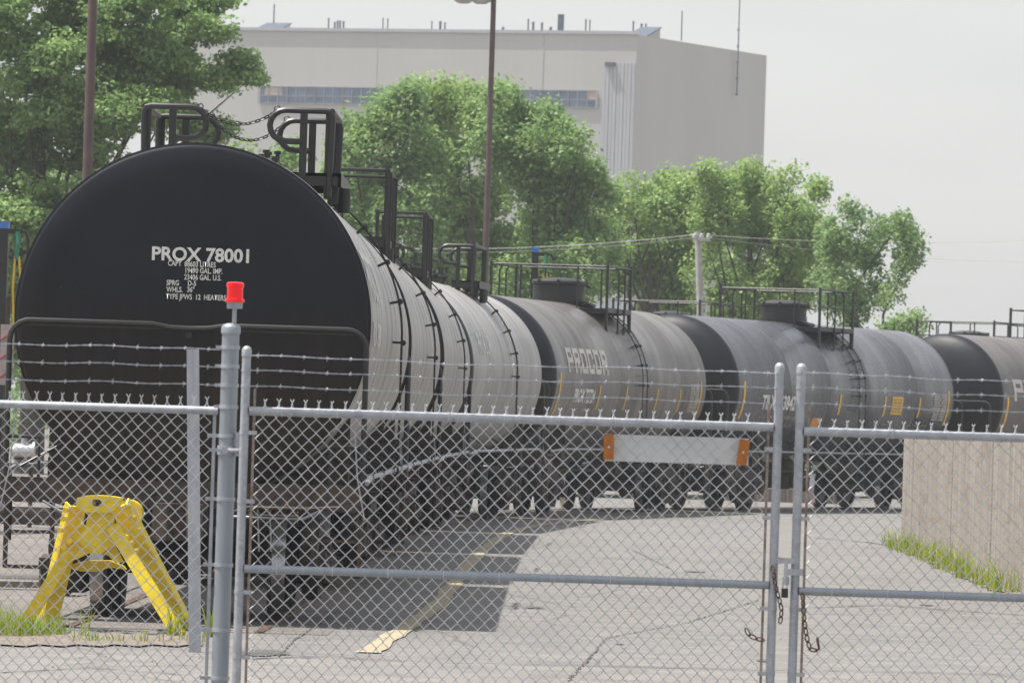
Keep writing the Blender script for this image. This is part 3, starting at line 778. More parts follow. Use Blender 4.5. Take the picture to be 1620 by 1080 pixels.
# ------------------------------------------------------------------ fence and gates
DF = 34.8
def chainlink(mb, pa, pb, z0, z1, pitch=.0724, r=.0036, top_z=None):
    """woven zigzag wires from pa to pb (xy), bottom z0 to top z1"""
    pa, pb = Vector((pa[0], pa[1], 0)), Vector((pb[0], pb[1], 0)); d = (pb-pa); L = d.length; d = d/L; nrm = Vector((-d.y, d.x, 0))
    hw = pitch/2; vh = hw*1.06; n = int(L/hw); rows = int((z1-z0)/vh)
    for i in range(n):
        pts = []
        for k in range(rows+1):
            x = i*hw+(hw if (k+i) % 2 else 0)
            s = 1 if (k+i) % 2 else -1
            wob = .0015*math.sin(i*1.3+k*.7)
            pts.append(pa+d*(x+s*.002+wob)+nrm*(.0028*s)+Vector((0, 0, z1-k*vh+wob)))
        mb.tube(pts, r, 5, cap=False)
def knuckles(mb, pa, pb, z1, pitch=.0724, r=.003, lift=.052):
    pa, pb = Vector((pa[0], pa[1], 0)), Vector((pb[0], pb[1], 0)); d = (pb-pa); L = d.length; d = d/L; n = int(L/pitch)
    for i in range(n):
        c = pa+d*((i+.5)*pitch)+Vector((0, 0, z1)); j = random.uniform(-.003, .003)
        for s in (-1, 1):
            mb.tube([c+d*(s*.03)+Vector((0, 0, -.034)), c+d*(s*.009)+Vector((0, .002*s, 0)), c+d*(-s*.003+j)+Vector((0, -.003*s, lift*.35)), c+d*(s*.003+j)+Vector((0, .003*s, lift*.68)), c+d*(s*(.0095+j))+Vector((0, 0, lift*.92+j))], r, 5)
def barbed(mb, a, b, sagd=.012):
    a, b = Vector(a), Vector(b); d = b-a; L = d.length; n = max(2, int(L/.018)); dn = d/L
    for ph in (0, math.pi):
        pts = []
        for i in range(n+1):
            t = i/n; w = .004*math.sin(t*11)+.003*math.sin(t*29)
            pts.append(a+d*t+Vector((0, .0025*math.cos(ph+i*.9), .0025*math.sin(ph+i*.9)-sagd*4*t*(1-t)+w)))
        mb.tube(pts, .0015, 5)
    k = int(L/.125)
    for i in range(k):
        t = (i+.5)/k; w = .004*math.sin(t*11)+.003*math.sin(t*29); p = a+d*t+Vector((0, 0, -sagd*4*t*(1-t)+w))
        for s in (-1, 1):
            q = random.uniform(.4, 1.2)*s
            mb.tube([p+dn*(.004*s)-Vector((0, .004, .013*q)), p+dn*(-.002), p+dn*(.004*s)+Vector((0, .006*s, .015*q))], .0016, 4)
        mb.tube([p-dn*.008, p+dn*.008], .0045, 5)
def post_line(top_px, bot_px, Y):
    a = W(*top_px, Y); b = W(*bot_px, Y); return a, b
def pipe_post(mb, a, z0, r, dome=True, lean=0):
    x, y, z = a; b = Vector((x+lean, y, z0)); mb.tube([b, Vector(a)], r, 20)
    if dome: mb.lathe([(r*1.12, -.03), (r*1.12, .004), (r*.95, .016), (r*.5, .026), (0, .028)], 20, c=a)
def band(mb, c, r, h=.02, ear=None):
    mb.lathe([(r*1.0, -h/2), (r*1.09, -h/2), (r*1.09, h/2), (r*1.0, h/2)], 18, c=c)
    if ear: mb.box(Vector(c)+Vector((ear, -r*.2, 0)), (abs(ear)*1.0, .012, h))
grp = 'lengths of the chain-link fence line'
# --- left fence bay
lf = thing('chain_link_fence', 'chain-link fence bay left of the thick galvanised post, in front of the yellow stop', 'fence', (0, 0, 0))
YL = 35.6; xr = W(334, 800, YL).x; xl = xr-1.9; xtopr = W(345, 645, YL).x
mb = MB(); chainlink(mb, (xl, YL), (xr, YL), .05, 1.785, .0724); knuckles(mb, (xl+.012, YL), (xr+.02, YL), 1.80, .0724); mb.build('wire_mesh', 'galv_wire', lf)
mb = MB(); mb.tube([(xl-.3, YL-.028, 1.772), (xtopr, YL-.028, 1.772)], .0225, 14); mb.build('top_rail', 'galv', lf)
mb = MB(); mb.box((xr+.004, YL-.008, .93), (.018, .012, 1.74)); mb.build('tension_bar', 'galv', lf, 0)
for z in (2.115, 2.018, 1.918):
    mb = MB(); barbed(mb, (xl-.3, YL, z+.006), (W(348, 580, YL).x, YL, z)); mb.build('barbed_wire', 'galv', lf)
mb = MB(); mb.tube([(xl-.3, YL, 0), (xl-.3, YL, 2.15)], .03, 12); mb.build('post', 'galv', lf)
# --- thick gate post
a = W(365.5, 519, 35.0); gp = thing('gate_post', 'thick round galvanised gate post carrying the red beacon', 'post', (a.x, 35.0, 0))
mb = MB(); pipe_post(mb, (0, 0, a.z), 0, .047); o_post = mb.build('post_tube', 'galv_post', gp)
for py in (549, 579, 609, 643, 689, 789, 893, 996, 1072):
    z = W(350, py, 35.0).z; mb = MB(); band(mb, (0, 0, z), .048, .02); mb.box((-.062, -.006, z), (.035, .014, .018))
    if py > 680: mb.box((-.085, .0, z), (.05, .012, .02)); mb.lathe([(0, -.02), (.01, -.02), (.01, .02), (0, .02)], 8, c=(-.1, 0, z), axis='Y')
    mb.build('band', 'galv', gp)
for py in (712,):
    z = W(360, py, 35.0).z; mb = MB(); band(mb, (0, 0, z), .05, .05); mb.tube([(.0, -.06, z), (.05, -.07, z), (.09, -.05, z)], .012, 8); mb.box((.06, -.045, z+.035), (.02, .03, .13)); mb.lathe([(0, -.012), (.022, -.012), (.022, .012), (0, .012)], 6, c=(-.01, -.065, z), axis='Y'); mb.box((-.045, -.05, z), (.09, .018, .018)); mb.build('hinge', 'galv', gp)
# --- beacon
zt = a.z+.02; bc = thing('beacon_light', 'small red warning beacon on a short stem above the gate post', 'lamp', (a.x+.016, 35.0, zt))
mb = MB(); mb.tube([(0, 0, 0), (0, 0, .09)], .012, 10); mb.build('stem', 'galv', bc)
mb = MB(); mb.lathe([(.0, .085), (.042, .087), (.044, .12), (.03, .126), (0, .126)], 24); mb.build('base', 'galv_post', bc)
mb = MB(); mb.lathe([(.0, .122), (.052, .122), (.052, .137), (.044, .14), (.0425, .15), (.044, .155), (.0425, .165), (.044, .17), (.042, .18), (.0435, .185), (.042, .2), (.047, .203), (.047, .225), (.036, .23), (0, .232)], 28); mb.build('lens', 'red_lens', bc)
# --- gate leaves
def gate_leaf(label, x0, x1, lt, ztop, zmid, pitch, bar_side, Y=DF):
    g = thing('gate_leaf', label, 'gate', (0, 0, 0)); r = .024
    for nm, x, on in (('left', x0, 1), ('right', x1, 1)):
        mb = MB(); pipe_post(mb, (x, Y, 2.1), .09, r); mb.build('stile', 'galv', g)
    mb = MB(); mb.tube([(x0+r, Y-.004, ztop), (x1-r, Y-.004, ztop)], .0235, 14); mb.build('top_rail', 'galv', g)
    mb = MB(); mb.tube([(x0+r, Y-.004, zmid), (x1-r, Y-.004, zmid)], .0225, 14); mb.build('middle_rail', 'galv_post', g)
    mb = MB(); mb.tube([(x0+r, Y-.004, .12), (x1-r, Y-.004, .12)], .0225, 14); mb.build('bottom_rail', 'galv', g)
    mb = MB(); xa, xb = x0+.06, x1-.065; chainlink(mb, (xa, Y+.03), (xb, Y+.03), .08, ztop+.005, pitch, .0036); knuckles(mb, (xa+.012, Y+.03), (xb, Y+.03), ztop+.02, pitch); mb.build('wire_mesh', 'galv_wire', g)
    for x, s in ((x0+.05, -1), (x1-.05, 1)):
        mb = MB(); mb.box((x, Y+.02, .97), (.014, .01, 1.86)); mb.build('tension_bar', 'galv_rust', g, 0)
        for z in (1.66, 1.29, .93-.13, .45):
            mb = MB(); mb.box((x+s*.012, Y+.0, z), (.06, .03, .022)); band(mb, (x0 if s < 0 else x1, Y, z), r, .022); mb.build('clip', 'galv', g)
    for z in (2.075, 1.995, 1.91):
        mb = MB(); barbed(mb, (x0, Y-.02, z), (x1, Y-.02, z-.002), .006); mb.build('barbed_wire', 'galv', g)
        mb = MB(); band(mb, (x0, Y, z), r, .014); band(mb, (x1, Y, z), r, .014); mb.build('wire_clip', 'galv', g)
    mb = MB()
    for i in range(int((x1-x0)/.3)):
        x = x0+.2+i*.3
        for zz in (ztop, zmid): mb.tube(arc((x, Y, zz), .028, 0, 360, 10, ('y', 'z')), .002, 4)
    mb.build('tie_wire', 'galv_wire', g)
    return g
xA = W(389, 600, DF).x-.0; xB = W(1233, 600, DF).x; xC = W(1267.5, 600, DF).x; xD = xC+1.95
gl = gate_leaf('gate leaf between thick post and padlock, with the white board on it', xA, xB, 0, 1.778, .927, .0724, 0)
gr = gate_leaf('gate leaf at the right edge, in front of the concrete wall', xC, xD, 0, 1.762, .9, .0755, 0)
# --- latch, padlock, chains
lk = thing('gate_latch', 'galvanised fork latch joining the two gate leaves', 'latch', W(1240, 895, DF))
mb = MB(); mb.box((.01, -.035, .03), (.1, .02, .03)); mb.tube([(.01, -.04, .03), (.012, -.04, -.06)], .009, 8); mb.box((.05, -.035, -.03), (.1, .02, .035)); mb.lathe([(.018, -.1), (.018, -.055), (0, -.055)], 10, c=(.012, -.04, 0)); mb.build('fork', 'galv', lk)
mb = MB(); band(mb, (-.04, .0, .03), .027, .035); band(mb, (.075, 0, -.03), .027, .035); mb.build('collar', 'galv', lk)
pl = thing('padlock', 'black padlock hanging below the gate latch', 'padlock', W(1241.5, 934, DF-.04))
mb = MB(); mb.box((0, 0, -.012), (.036, .022, .05)); mb.build('body', 'lock_black', pl)
mb = MB(); mb.tube([(-.011, 0, .01), (-.011, 0, .035), (-.007, 0, .045), (0, 0, .048), (.007, 0, .045), (.011, 0, .035), (.011, 0, .01)], .004, 6); mb.build('shackle', 'aluminium', pl)
for pts, lab in (([(1222, 895), (1228, 930), (1236, 962), (1234, 985)], 'rusty chain looped against the latch stile of the left gate leaf'),
                 ([(1180, 994), (1186, 1004), (1196, 1009), (1208, 1012)], 'short rusty chain end hooked in the wire mesh of the left leaf'),
                 ([(1270, 938), (1272, 975), (1277, 1010), (1283, 1026), (1292, 1027)], 'rusty chain hanging from the right leaf middle rail')):
    mb = MB(); P = spline([W(x, y, DF-.05) for x, y in pts], 5); chain_mesh(mb, P, .034, .004, .7)
    if pts[0][0] == 1270: mb.tube([W(1290, 1028, DF-.05), W(1296, 1026, DF-.05), W(1294, 1016, DF-.05), W(1293, 1008, DF-.05)], .007, 6)
    tag(mb.build('chain', 'rust_chain'), lab, 'chain', 'chains on the gate')
# --- board on the gate
pw = W(1071, 711, DF+.06); sb = thing('reflector_board', 'white rectangular board with an amber reflector at each end', 'board', (pw.x, DF+.055, pw.z))
mb = MB(); mb.box((0, 0, 0), (.775, .012, .145)); mb.build('board', 'sign_white', sb, 0)
for sx, tilt, dz in ((-.37, .03, .003), (.355, -.12, -.003)):
    mb = MB(); mb.box((0, 0, 0), (.056, .014, .137), Matrix.Rotation(-tilt, 3, 'Y')); rr = mb.build('reflector', 'amber', sb, 0); rr.location = (sx, -.055, dz)
    mb = MB(); mb.lathe([(0, -.03), (.006, -.03), (.007, 0), (0, 0)], 10, axis='Y'); mb.build('bolt', 'aluminium', rr)
# --- flat white post behind the fence
a, b = W(308, 553, 47.3), G(308.5, 1032)
wp = MB(); wp.beam((b.x, b.y, -.02), (a.x, b.y, a.z), .088, .06, (0, 1, 0)); wpo = wp.build('square_post', 'white_post', smooth=0); tag(wpo, 'flat pale square post standing beside the right foot of the yellow stop', 'post')

# ------------------------------------------------------------------ yellow wheel stop
ws = thing('wheel_stop', 'bright yellow steel end-of-track stop with four splayed legs', 'wheel stop', (0, 0, 0))
AP = W(158, 800, 50.70)
def leg(p_top, p_bot, w, h, up=(0, 1, 0)):
    up = Vector(up)
    a_, b_ = Vector(p_top), Vector(p_bot); mb = MB(); d = (b_-a_).normalized(); side = d.cross(up).normalized(); bk = side.cross(d)*h/2; bk = bk if bk.y > 0 else -bk
    mb.beam(a_, b_, w, .018, up); off = side*(w/2-.009)
    for s in (-1, 1): mb.beam(a_+off*s+bk, b_+off*s+bk, .018, h, up)
    return mb
fl = [(W(136, 832, 50.75), G(33, 994), .1), (W(177, 832, 50.42), G(286, 1007), .1)]
bl = [(W(123, 800, 51.1), G(76, 991), .15), (W(187, 800, 51.05), G(290, 996), .155)]
for t_, b_, w_ in fl: leg(t_, b_+Vector((0, 0, -.01)), w_, .1).build('front_leg', 'safety_yellow', ws, 0)
for t_, b_, w_ in bl:
    mb = leg(t_, b_+Vector((0, 0, -.01)), w_, .08, (-.55 if b_.x < t_.x else .35, .84, 0))
    mb.build('back_leg', 'safety_yellow', ws, 0)
def P2(px, py, Y): q = W(px, py, Y); return (q.x, q.z)
mb = MB(); mb.prism([P2(*p, 50.50) for p in ((141, 810), (179, 810), (183, 838), (196, 852), (170, 868), (160, 876), (150, 876), (140, 868), (118, 852), (134, 838))], 50.46, 50.50, 'XZ'); mb.build('gusset_plate', 'safety_yellow', ws, 0)
mb = MB(); mb.prism([P2(*p, 50.60) for p in ((142, 842), (172, 842), (196, 888), (184, 890), (172, 878), (156, 873), (140, 875), (126, 882), (116, 886))], 50.52, 50.60, 'XZ'); mb.build('web_plate', 'safety_yellow', ws, 0)
# head casting with an open socket
h0 = MB(); oct_o = [P2(*p, 50.40) for p in ((121, 802), (121, 787), (134, 784), (152, 783), (172, 784), (193, 787), (190, 801), (174, 810), (138, 810))]
cx, cz = P2(154, 795, 50.40)
ring = []
for k in range(28):
    a = 2*math.pi*k/28; ring.append((cx+.036*max(-1, min(1, 1.35*math.cos(a))), cz+.026*max(-1, min(1, 1.35*math.sin(a)))))
n_o = len(oct_o); dense = []
for k in range(28):
    a = 2*math.pi*k/28; dirx, dirz = math.cos(a), math.sin(a); best = None
    for i in range(n_o):
        (x1, z1), (x2, z2) = oct_o[i], oct_o[(i+1) % n_o]; den = dirx*(z2-z1)-dirz*(x2-x1)
        if abs(den) < 1e-9: continue
        t = ((x1-cx)*(z2-z1)-(z1-cz)*(x2-x1))/den; u = ((x1-cx)*dirz-(z1-cz)*dirx)/den
        if t > 0 and -1e-6 <= u <= 1+1e-6: best = t if best is None else min(best, t)
    best = best or .1; dense.append((cx+dirx*best, cz+dirz*best))
vs = [(x, 50.35, z) for x, z in dense]+[(x, 50.35, z) for x, z in ring]+[(x, 50.65, z) for x, z in dense]+[(x, 50.65, z) for x, z in ring]; n_ = 28; fs = []
for k in range(n_):
    j = (k+1) % n_; fs += [(k, j, n_+j, n_+k), (k, 2*n_+k, 2*n_+j, j), (n_+k, n_+j, 3*n_+j, 3*n_+k), (2*n_+k, 3*n_+k, 3*n_+j, 2*n_+j)]
h0.add(vs, fs)
h0.build('head_casting', 'safety_yellow', ws, 30)
mb = MB(); q = P2(204, 812, 51.40); mb.lathe([(0, 51.30), (.11, 51.30), (.11, 51.60), (0, 51.60)], 24, c=(q[0], 0, q[1]), axis='Y')
mb.build('buffer', 'safety_yellow', ws, 30)
for px, py in ((106, 806), (102, 820), (97, 838), (112, 855), (103, 864), (202, 801), (210, 819), (218, 838), (198, 850), (206, 860), (214, 872)):
    mb = MB(); q = P2(px, py, 50.80); mb.lathe([(0, 50.60), (.022, 50.60), (.022, 51.00), (0, 51.00)], 8, c=(q[0], 0, q[1]), axis='Y'); mb.build('boss', 'safety_yellow', ws, 30)
mb = MB(); mb.prism([P2(*p, 51.00) for p in ((104, 896), (120, 890), (140, 886), (175, 886), (196, 895), (200, 900), (175, 897), (155, 903), (130, 903))], 50.90, 51.10, 'XZ'); mb.build('cross_tie', 'safety_yellow_dark', ws, 0)

# ------------------------------------------------------------------ concrete wall
wa, wb_ = G(1425, 862), G(1613, 938); wdir = (wb_-wa).normalized(); L = 40
we = wa+wdir*L; nrm = Vector((-wdir.y, wdir.x, 0)); nrm = nrm if nrm.x > 0 else -nrm
cw_ = thing('concrete_wall', 'tan board-marked concrete wall right of the road', 'wall', (0, 0, 0))
ts = [0, 3.1, 9.2, 13.5, 17.2, 22, 27, 33, 40]
for i, (t0, t1) in enumerate(zip(ts, ts[1:])):
    mb = MB(); a = wa+wdir*(t0+.006); b = wa+wdir*(t1-.006); za, zb = 1.655+.0032*t0, 1.655+.0032*t1
    if i % 2: a += nrm*.004; b += nrm*.004
    vs = [(*a.xy, -.05), (*b.xy, -.05), (*(b+nrm*.3).xy, -.05), (*(a+nrm*.3).xy, -.05), (*a.xy, za), (*b.xy, zb), (*(b+nrm*.3).xy, zb), (*(a+nrm*.3).xy, za)]
    mb.add(vs, [(0, 1, 2, 3), (4, 7, 6, 5), (0, 4, 5, 1), (1, 5, 6, 2), (2, 6, 7, 3), (3, 7, 4, 0)]); mb.build('wall_panel', 'board_concrete', cw_, 0)
sp_ = [wa-wdir*.3, wa+wdir*9, wa+wdir*L]
st = [(p-nrm*(.22+random.uniform(-.1, .1))) for p in [wa+wdir*(k*.8-.3) for k in range(50)]]
vs = []; 
for k, p in enumerate(st): q = wa+wdir*(k*.8-.3); vs += [(*p.xy, .0165), (*(q+nrm*.02).xy, .0165)]
mb = MB(); mb.add(vs, [(2*i, 2*i+1, 2*i+3, 2*i+2) for i in range(len(st)-1)]); structure(mb.build('dirt_verge', 'dirt', smooth=0))
# ------------------------------------------------------------------ grass
def blades(name, spots, hmin, hmax, mat, label=None, width=.006):
    vs, fs = [], []
    for (x, y, n, rad, hs) in spots:
        for _ in range(n):
            a = rng.uniform(0, 6.28); r = rad*math.sqrt(rng.uniform()); px, py = x+r*math.cos(a), y+r*math.sin(a)
            h = rng.uniform(hmin, hmax)*hs; la = rng.uniform(0, 6.28); lean = h*rng.uniform(.1, .6); w = width*rng.uniform(.7, 1.4); wa_ = rng.uniform(0, 6.28)
            dx, dy = math.cos(wa_)*w, math.sin(wa_)*w; lx, ly = math.cos(la)*lean, math.sin(la)*lean; o = len(vs)
            vs += [(px-dx, py-dy, .0), (px+dx, py+dy, .0), (px+lx*.35+dx*.7, py+ly*.35+dy*.7, h*.6), (px+lx*.35-dx*.7, py+ly*.35-dy*.7, h*.6), (px+lx, py+ly, h)]
            fs += [(o, o+1, o+2, o+3), (o+3, o+2, o+4)]
    me = bpy.data.meshes.new(name); me.from_pydata(vs, [], fs); me.materials.append(M[mat]); o = link(name, me); o['kind'] = 'stuff'; return o
sp = []
for k in range(150):
    t = k*.19+.0; p = wa+wdir*(t-.3)-nrm*rng.uniform(.02, .3); sp.append((p.x, p.y, int(26*rng.uniform(.0, 1)**2), .12, rng.uniform(.5, 1.1)*(1.0 if 5 < t or t < 3 else .8)))
blades('grass', sp, .1, .42, 'grass_bright', width=.007)
sp = []
for px in list(range(-30, 95, 6)): sp.append((G(px, 1006).x, G(px, 1006).y+rng.uniform(-.5, .4), int(rng.uniform(15, 60)), .1, rng.uniform(.7, 1.25)*(1.3 if px < 30 else 1)))
for px in range(105, 330, 9): sp.append((G(px, 1016).x, G(px, 1016).y+rng.uniform(-.15, .2), int(rng.uniform(0, 9)), .06, rng.uniform(.3, .8)))
for px in (133, 270, 278, 284, 328, 332): sp.append((G(px, 1008).x, G(px, 1008).y, 14, .04, rng.uniform(1.2, 1.8)))
blades('grass', sp, .05, .22, 'grass_bright', width=.005)
sp = [(G(px, 1018).x, G(px, 1018).y+rng.uniform(-.3, .2), 22, .1, .25) for px in range(-30, 330, 12)]
mb = MB(); vs = []
for k, px in enumerate(range(-60, 340, 20)):
    p = G(px, 1022 + (k % 3)*1.5); q = G(px, 1008-(k*7 % 5)*1.5); vs += [(p.x, p.y, .0175), (q.x, q.y, .0175)]
mb.add(vs, [(2*i, 2*i+1, 2*i+3, 2*i+2) for i in range(len(vs)//2-1)]); structure(mb.build('dirt_verge', 'dirt', smooth=0))
# crumbs of stone on the pavement
mb = MB()
for _ in range(420):
    px, py = rng.uniform(0, 1620), rng.uniform(830, 1078); p = G(px, py); r = rng.uniform(.004, .014)
    if p.x > 5.5: continue
    mb.lathe([(0, 0), (r, .0), (r*.8, r*.6), (0, r*.9)], 5, c=(p.x, p.y, .012))
structure(mb.build('pebbles', 'stone_crumb', smooth=0), 'stuff')
tw = MB(); tw.tube([W(1488, 890, 89), W(1494, 887, 89), W(1502, 877, 89), W(1508, 874, 88.9)], .012, 5); tag(tw.build('fallen_stick', 'twig'), 'bent dark stick lying by the grass at the wall foot', 'stick')

# ------------------------------------------------------------------ lamp posts, utility pole, rack posts
def lamp_post(label, x_, Y, z_top, r0, r1, bowls):
    o = thing('lamp_post', label, 'lamp post', (x_, Y, 0), group='brown lamp posts')
    mb = MB(); mb.tube([(0, 0, 0), (0, 0, z_top)], [r0, r1], 16); mb.box((0, 0, .02), (.4, .4, .04)); mb.build('pole', 'lamp_pole', o)
    for dx in bowls:
        mb = MB(); mb.tube([(0, 0, z_top-.25), (dx, 0, z_top-.15)], .03, 8); mb.build('bracket', 'lamp_pole', o)
        mb = MB(); mb.lathe([(.0, -.34), (.15, -.33), (.29, -.25), (.38, -.1), (.38, .0), (.3, .12), (.1, .2), (0, .22)], 24, c=(dx, 0, z_top)); mb.build('lamp_bowl', 'lamp_bowl', o)
    return o
p = W(766.5, 460, 185); pt = W(781, 0, 185)
lamp_post('tall brown lamp post in the middle with two round heads at its top', (p.x+pt.x)/2, 185, pt.z+.2, .1, .075, (-.36, -.86))
p = W(138, 280, 118); pt = W(147, 0, 118)
lamp_post('brown lamp post rising behind the left shoulder of the nearest tank', (p.x+pt.x)/2, 118, 14.5, .1, .078, (-.5,))
up = thing('utility_pole', 'pale leaning utility pole with short crossarm against the trees', 'utility pole', (0, 0, 0))
a, b = W(1104, 366, 198), W(1107.5, 486, 198); d = (a-b).normalized()
mb = MB(); mb.tube([b-d*(b.z), a], [.14, .1], 12); mb.build('pole', 'utility_wood', up)
mb = MB(); mb.beam(W(1096, 377, 197.8), W(1124, 380, 197.8), .1, .1); mb.build('crossarm', 'utility_wood', up, 0)
mb = MB()
for px in (1099, 1110, 1121): q = W(px, 374, 197.8); mb.lathe([(.05, -.1), (.07, 0), (.05, .08), (0, .1)], 10, c=q)
mb.build('insulator', 'lamp_bowl', up)
for n_w, (pts, lab) in enumerate((((( 600, 392), (1099, 371)), 'upper pale wire running left from the utility pole'), (((600, 398), (1099, 376)), 'lower pale wire running left from the utility pole'), (((1121, 372), (1700, 377)), 'upper faint wire running right from the utility pole'), (((1121, 376), (1700, 416)), 'lower faint wire running right from the utility pole'))):
    A = W(*pts[0], 198); B = W(*pts[1], 198); mb = MB(); mb.tube(sag(A, B, .18, 24), .009 if n_w < 2 else .006, 5); tag(mb.build('overhead_wire', 'wire_grey'), lab, 'wire', 'overhead wires on the utility pole')
def rack(label, px, Y, ytop, wpx, right=True):
    p = W(px, ytop, Y); s = Y/F; o = thing('rack_post', label, 'post', (p.x, Y, 0), group='blue-capped black posts'); w = wpx*s
    mb = MB(); mb.box((0, 0, (p.z-.1)/2), (w, w, p.z-.1)); mb.build('post', 'black_steel', o, 0)
    mb = MB(); mb.box((0, 0, p.z-.05), (w*1.06, w*1.06, .1)); mb.build('cap', 'blue_cap', o, 0)
    mb = MB(); z = p.z-.14; mb.box((w*.5+.09, 0, z), (.22, .06, .07)); mb.tube([(w*.5+.15, 0, z+.02), (w*.5+.26, 0, z), (w*.5+.3, 0, z-.12), (w*.5+.3, 0, z-.9 if px < 100 else z-.05)], .025, 8); mb.build('arm', 'black_steel', o)
    mb = MB(); x = w*.5+.14; mb.tube([(x, -.05, z), (x+.02, -.05, z-.15), (x-.02, -.05, z-.28), (x, -.05, z-.42)], .035, 8); rg = mb.build('green_strap', 'rope_green', o)
    mb = MB(); mb.tube([(x-.03, -.05, z-.38), (x-.05, -.05, z-.9), (x-.02, -.05, z-1.35)], .018, 6); mb.tube([(x+.03, -.05, z-.38), (x+.07, -.05, z-.8), (x-.0, -.05, z-1.35)], .018, 6)
    if px < 100: mb.tube([(x-.02, -.05, z-1.35), (x-.06, -.05, z-1.9), (x-.09, -.05, z-3.9)], .016, 6)
    mb.build('yellow_rope', 'rope_yellow', o)
    return o
rack('black post with blue cap at the left edge, ropes beside it', 4, 98, 351, 21)
rack('black post with blue cap rising behind the domed tank car', 847, 129, 391, 11)
# left-edge equipment
eq = thing('hazard_marker', 'red and white striped marker panel at the left edge', 'marker', W(11, 545, 96))
mb = MB(); mb.box((0, 0, -.15), (.2, .03, .9)); mb.build('panel', 'pale_panel', eq, 0)
mb = MB()
for k in range(3): mb.beam((-.1, -.025, -.5+k*.28), (.1, -.025, -.36+k*.28), .012, .09, (0, 1, 0))
mb.build('stripe', 'red_paint', eq, 0)
mb = MB(); mb.box((0, .03, -2.4/2-.1), (.06, .06, 4.0)); mb.build('stand', 'rust_steel', eq, 0)
vp = thing('pump_unit', 'silver pump with round flanges at the left edge behind the fence', 'pump', W(33, 735, 92)-Vector((0, 0, .0)))
vp.scale = (.75, .75, .75); z_ = vp.location.z/.75
mb = MB(); mb.lathe([(0, -.2), (.1, -.2), (.1, -.15), (.16, -.14), (.16, .2), (.2, .21), (.2, .26), (0, .26)], 20, c=(0, 0, .25), axis='X'); mb.lathe([(.06, .3), (.06, .52), (.1, .53), (.1, .57), (0, .57)], 14, c=(.05, 0, 0)); mb.build('body', 'aluminium', vp)
mb = MB(); mb.box((0, 0, .0), (.6, .4, .06)); mb.box((-.2, 0, -z_/2), (.06, .3, z_)); mb.box((.2, 0, -z_/2), (.06, .3, z_)); mb.build('stand', 'rust_steel', vp, 0)
# low bench of scrap beside the track
bn = thing('scrap_bench', 'rusty low steel rack loaded with pale planks, left of the yellow stop', 'rack', (W(30, 840, 66).x, 66, 0))
mb = MB()
for x in (-.75, .55):
    for y in (-.4, .6): mb.box((x, y, .3), (.09, .09, .6))
mb.beam((-1.3, -.4, .6), (.62, -.4, .6), .1, .12); mb.beam((-1.3, .6, .6), (.62, .6, .6), .1, .12); mb.build('frame', 'rust_steel', bn, 0)
def plank(label, a, b, w, h, m='plank'):
    mb = MB(); mb.beam(a, b, w, h); tag(mb.build('plank', m, smooth=0), label, 'plank', 'planks and pipes left of the track')
x0 = bn.location.x
plank('pale plank on the rusty rack, the upper one', (x0-1.2, 65.7, .69), (x0+.45, 66.3, .69), .22, .05)
plank('pale aluminium plank lying low in front of the rusty rack', (x0-.9, 65.0, .42), (x0+.62, 65.5, .5), .3, .04, 'aluminium')
plank('weathered grey plank lying on the gravel left of the yellow stop', (x0-.9, 61.0, .05), (x0+.7, 61.6, .05), .2, .06)
plank('long dark timber on the gravel behind the yellow stop', (x0-1.4, 56.6, .06), (x0+.4, 57.6, .06), .16, .1, 'rust_steel')
dr = thing('rail_dolly', 'small dark wheeled dolly left of the nearest tank car wheels', 'dolly', (W(90, 880, 60).x, 60, 0))
for s in (-1, 1):
    mb = MB(); mb.lathe([(0, -.05), (.16, -.05), (.19, -.03), (.19, .03), (.16, .05), (0, .05)], 20, c=(s*.1, 0, .19), axis='X'); mb.build('wheel', 'wheel_steel', dr)
mb = MB(); mb.box((0, 0, .3), (.3, .5, .1)); mb.box((.02, 0, .42), (.12, .3, .2)); mb.lathe([(0, -.06), (.07, -.06), (.07, .06), (0, .06)], 14, c=(.0, -.26, .46), axis='X'); mb.build('body', 'rust_steel', dr)
# trackside slab seen between the far wheels
sl = MB(); q0 = W(1245, 788, 150); sl.box((q0.x, 150, .16), (3.0, .6, .32)); tag(sl.build('concrete_slab', 'board_concrete', smooth=0), 'low pale concrete slab seen between the wheels behind the domed cars', 'slab')

# ------------------------------------------------------------------ factory building
bd = thing('factory_building', 'large pale windowed factory block beyond the trees', 'building', (0, 0, 0))
DB = 500
TLc, TC, TRc = W(355, 48, 511.5), W(1008, 55, 500), W(1213, 88, 523)
zr = TC.z; dl = (TLc-TC); dl.z = 0; dl.normalize(); Lf = 38.0
c0 = Vector((TC.x, TC.y, 0)); cL = c0+dl*Lf; dr_ = Vector((TRc.x-TC.x, TRc.y-TC.y, 0)); cR = c0+dr_; cB = cL+dr_
mb = MB(); mb.add([(*p.xy, -.1) for p in (cL, c0, cR, cB)]+[(*p.xy, zr) for p in (cL, c0, cR, cB)], [(0, 1, 5, 4), (1, 2, 6, 5), (2, 3, 7, 6), (3, 0, 4, 7), (4, 5, 6, 7), (0, 3, 2, 1)])
mb.build('wall', 'cladding', bd, 0)
nf = Vector((dl.y, -dl.x, 0)); nf = nf if nf.y < 0 else -nf; nr = Vector((dr_.y, -dr_.x, 0)).normalized(); nr = nr if nr.x > 0 else -nr
def ff(px, py, out=0):   # point on the front face for a pixel
    v = CAMROT @ Vector((px-810, 540-py, -F)); o = Vector((0, 0, 1.79)); n = nf; t = (c0-o).dot(n)/v.dot(n); return o+v*t+n*out
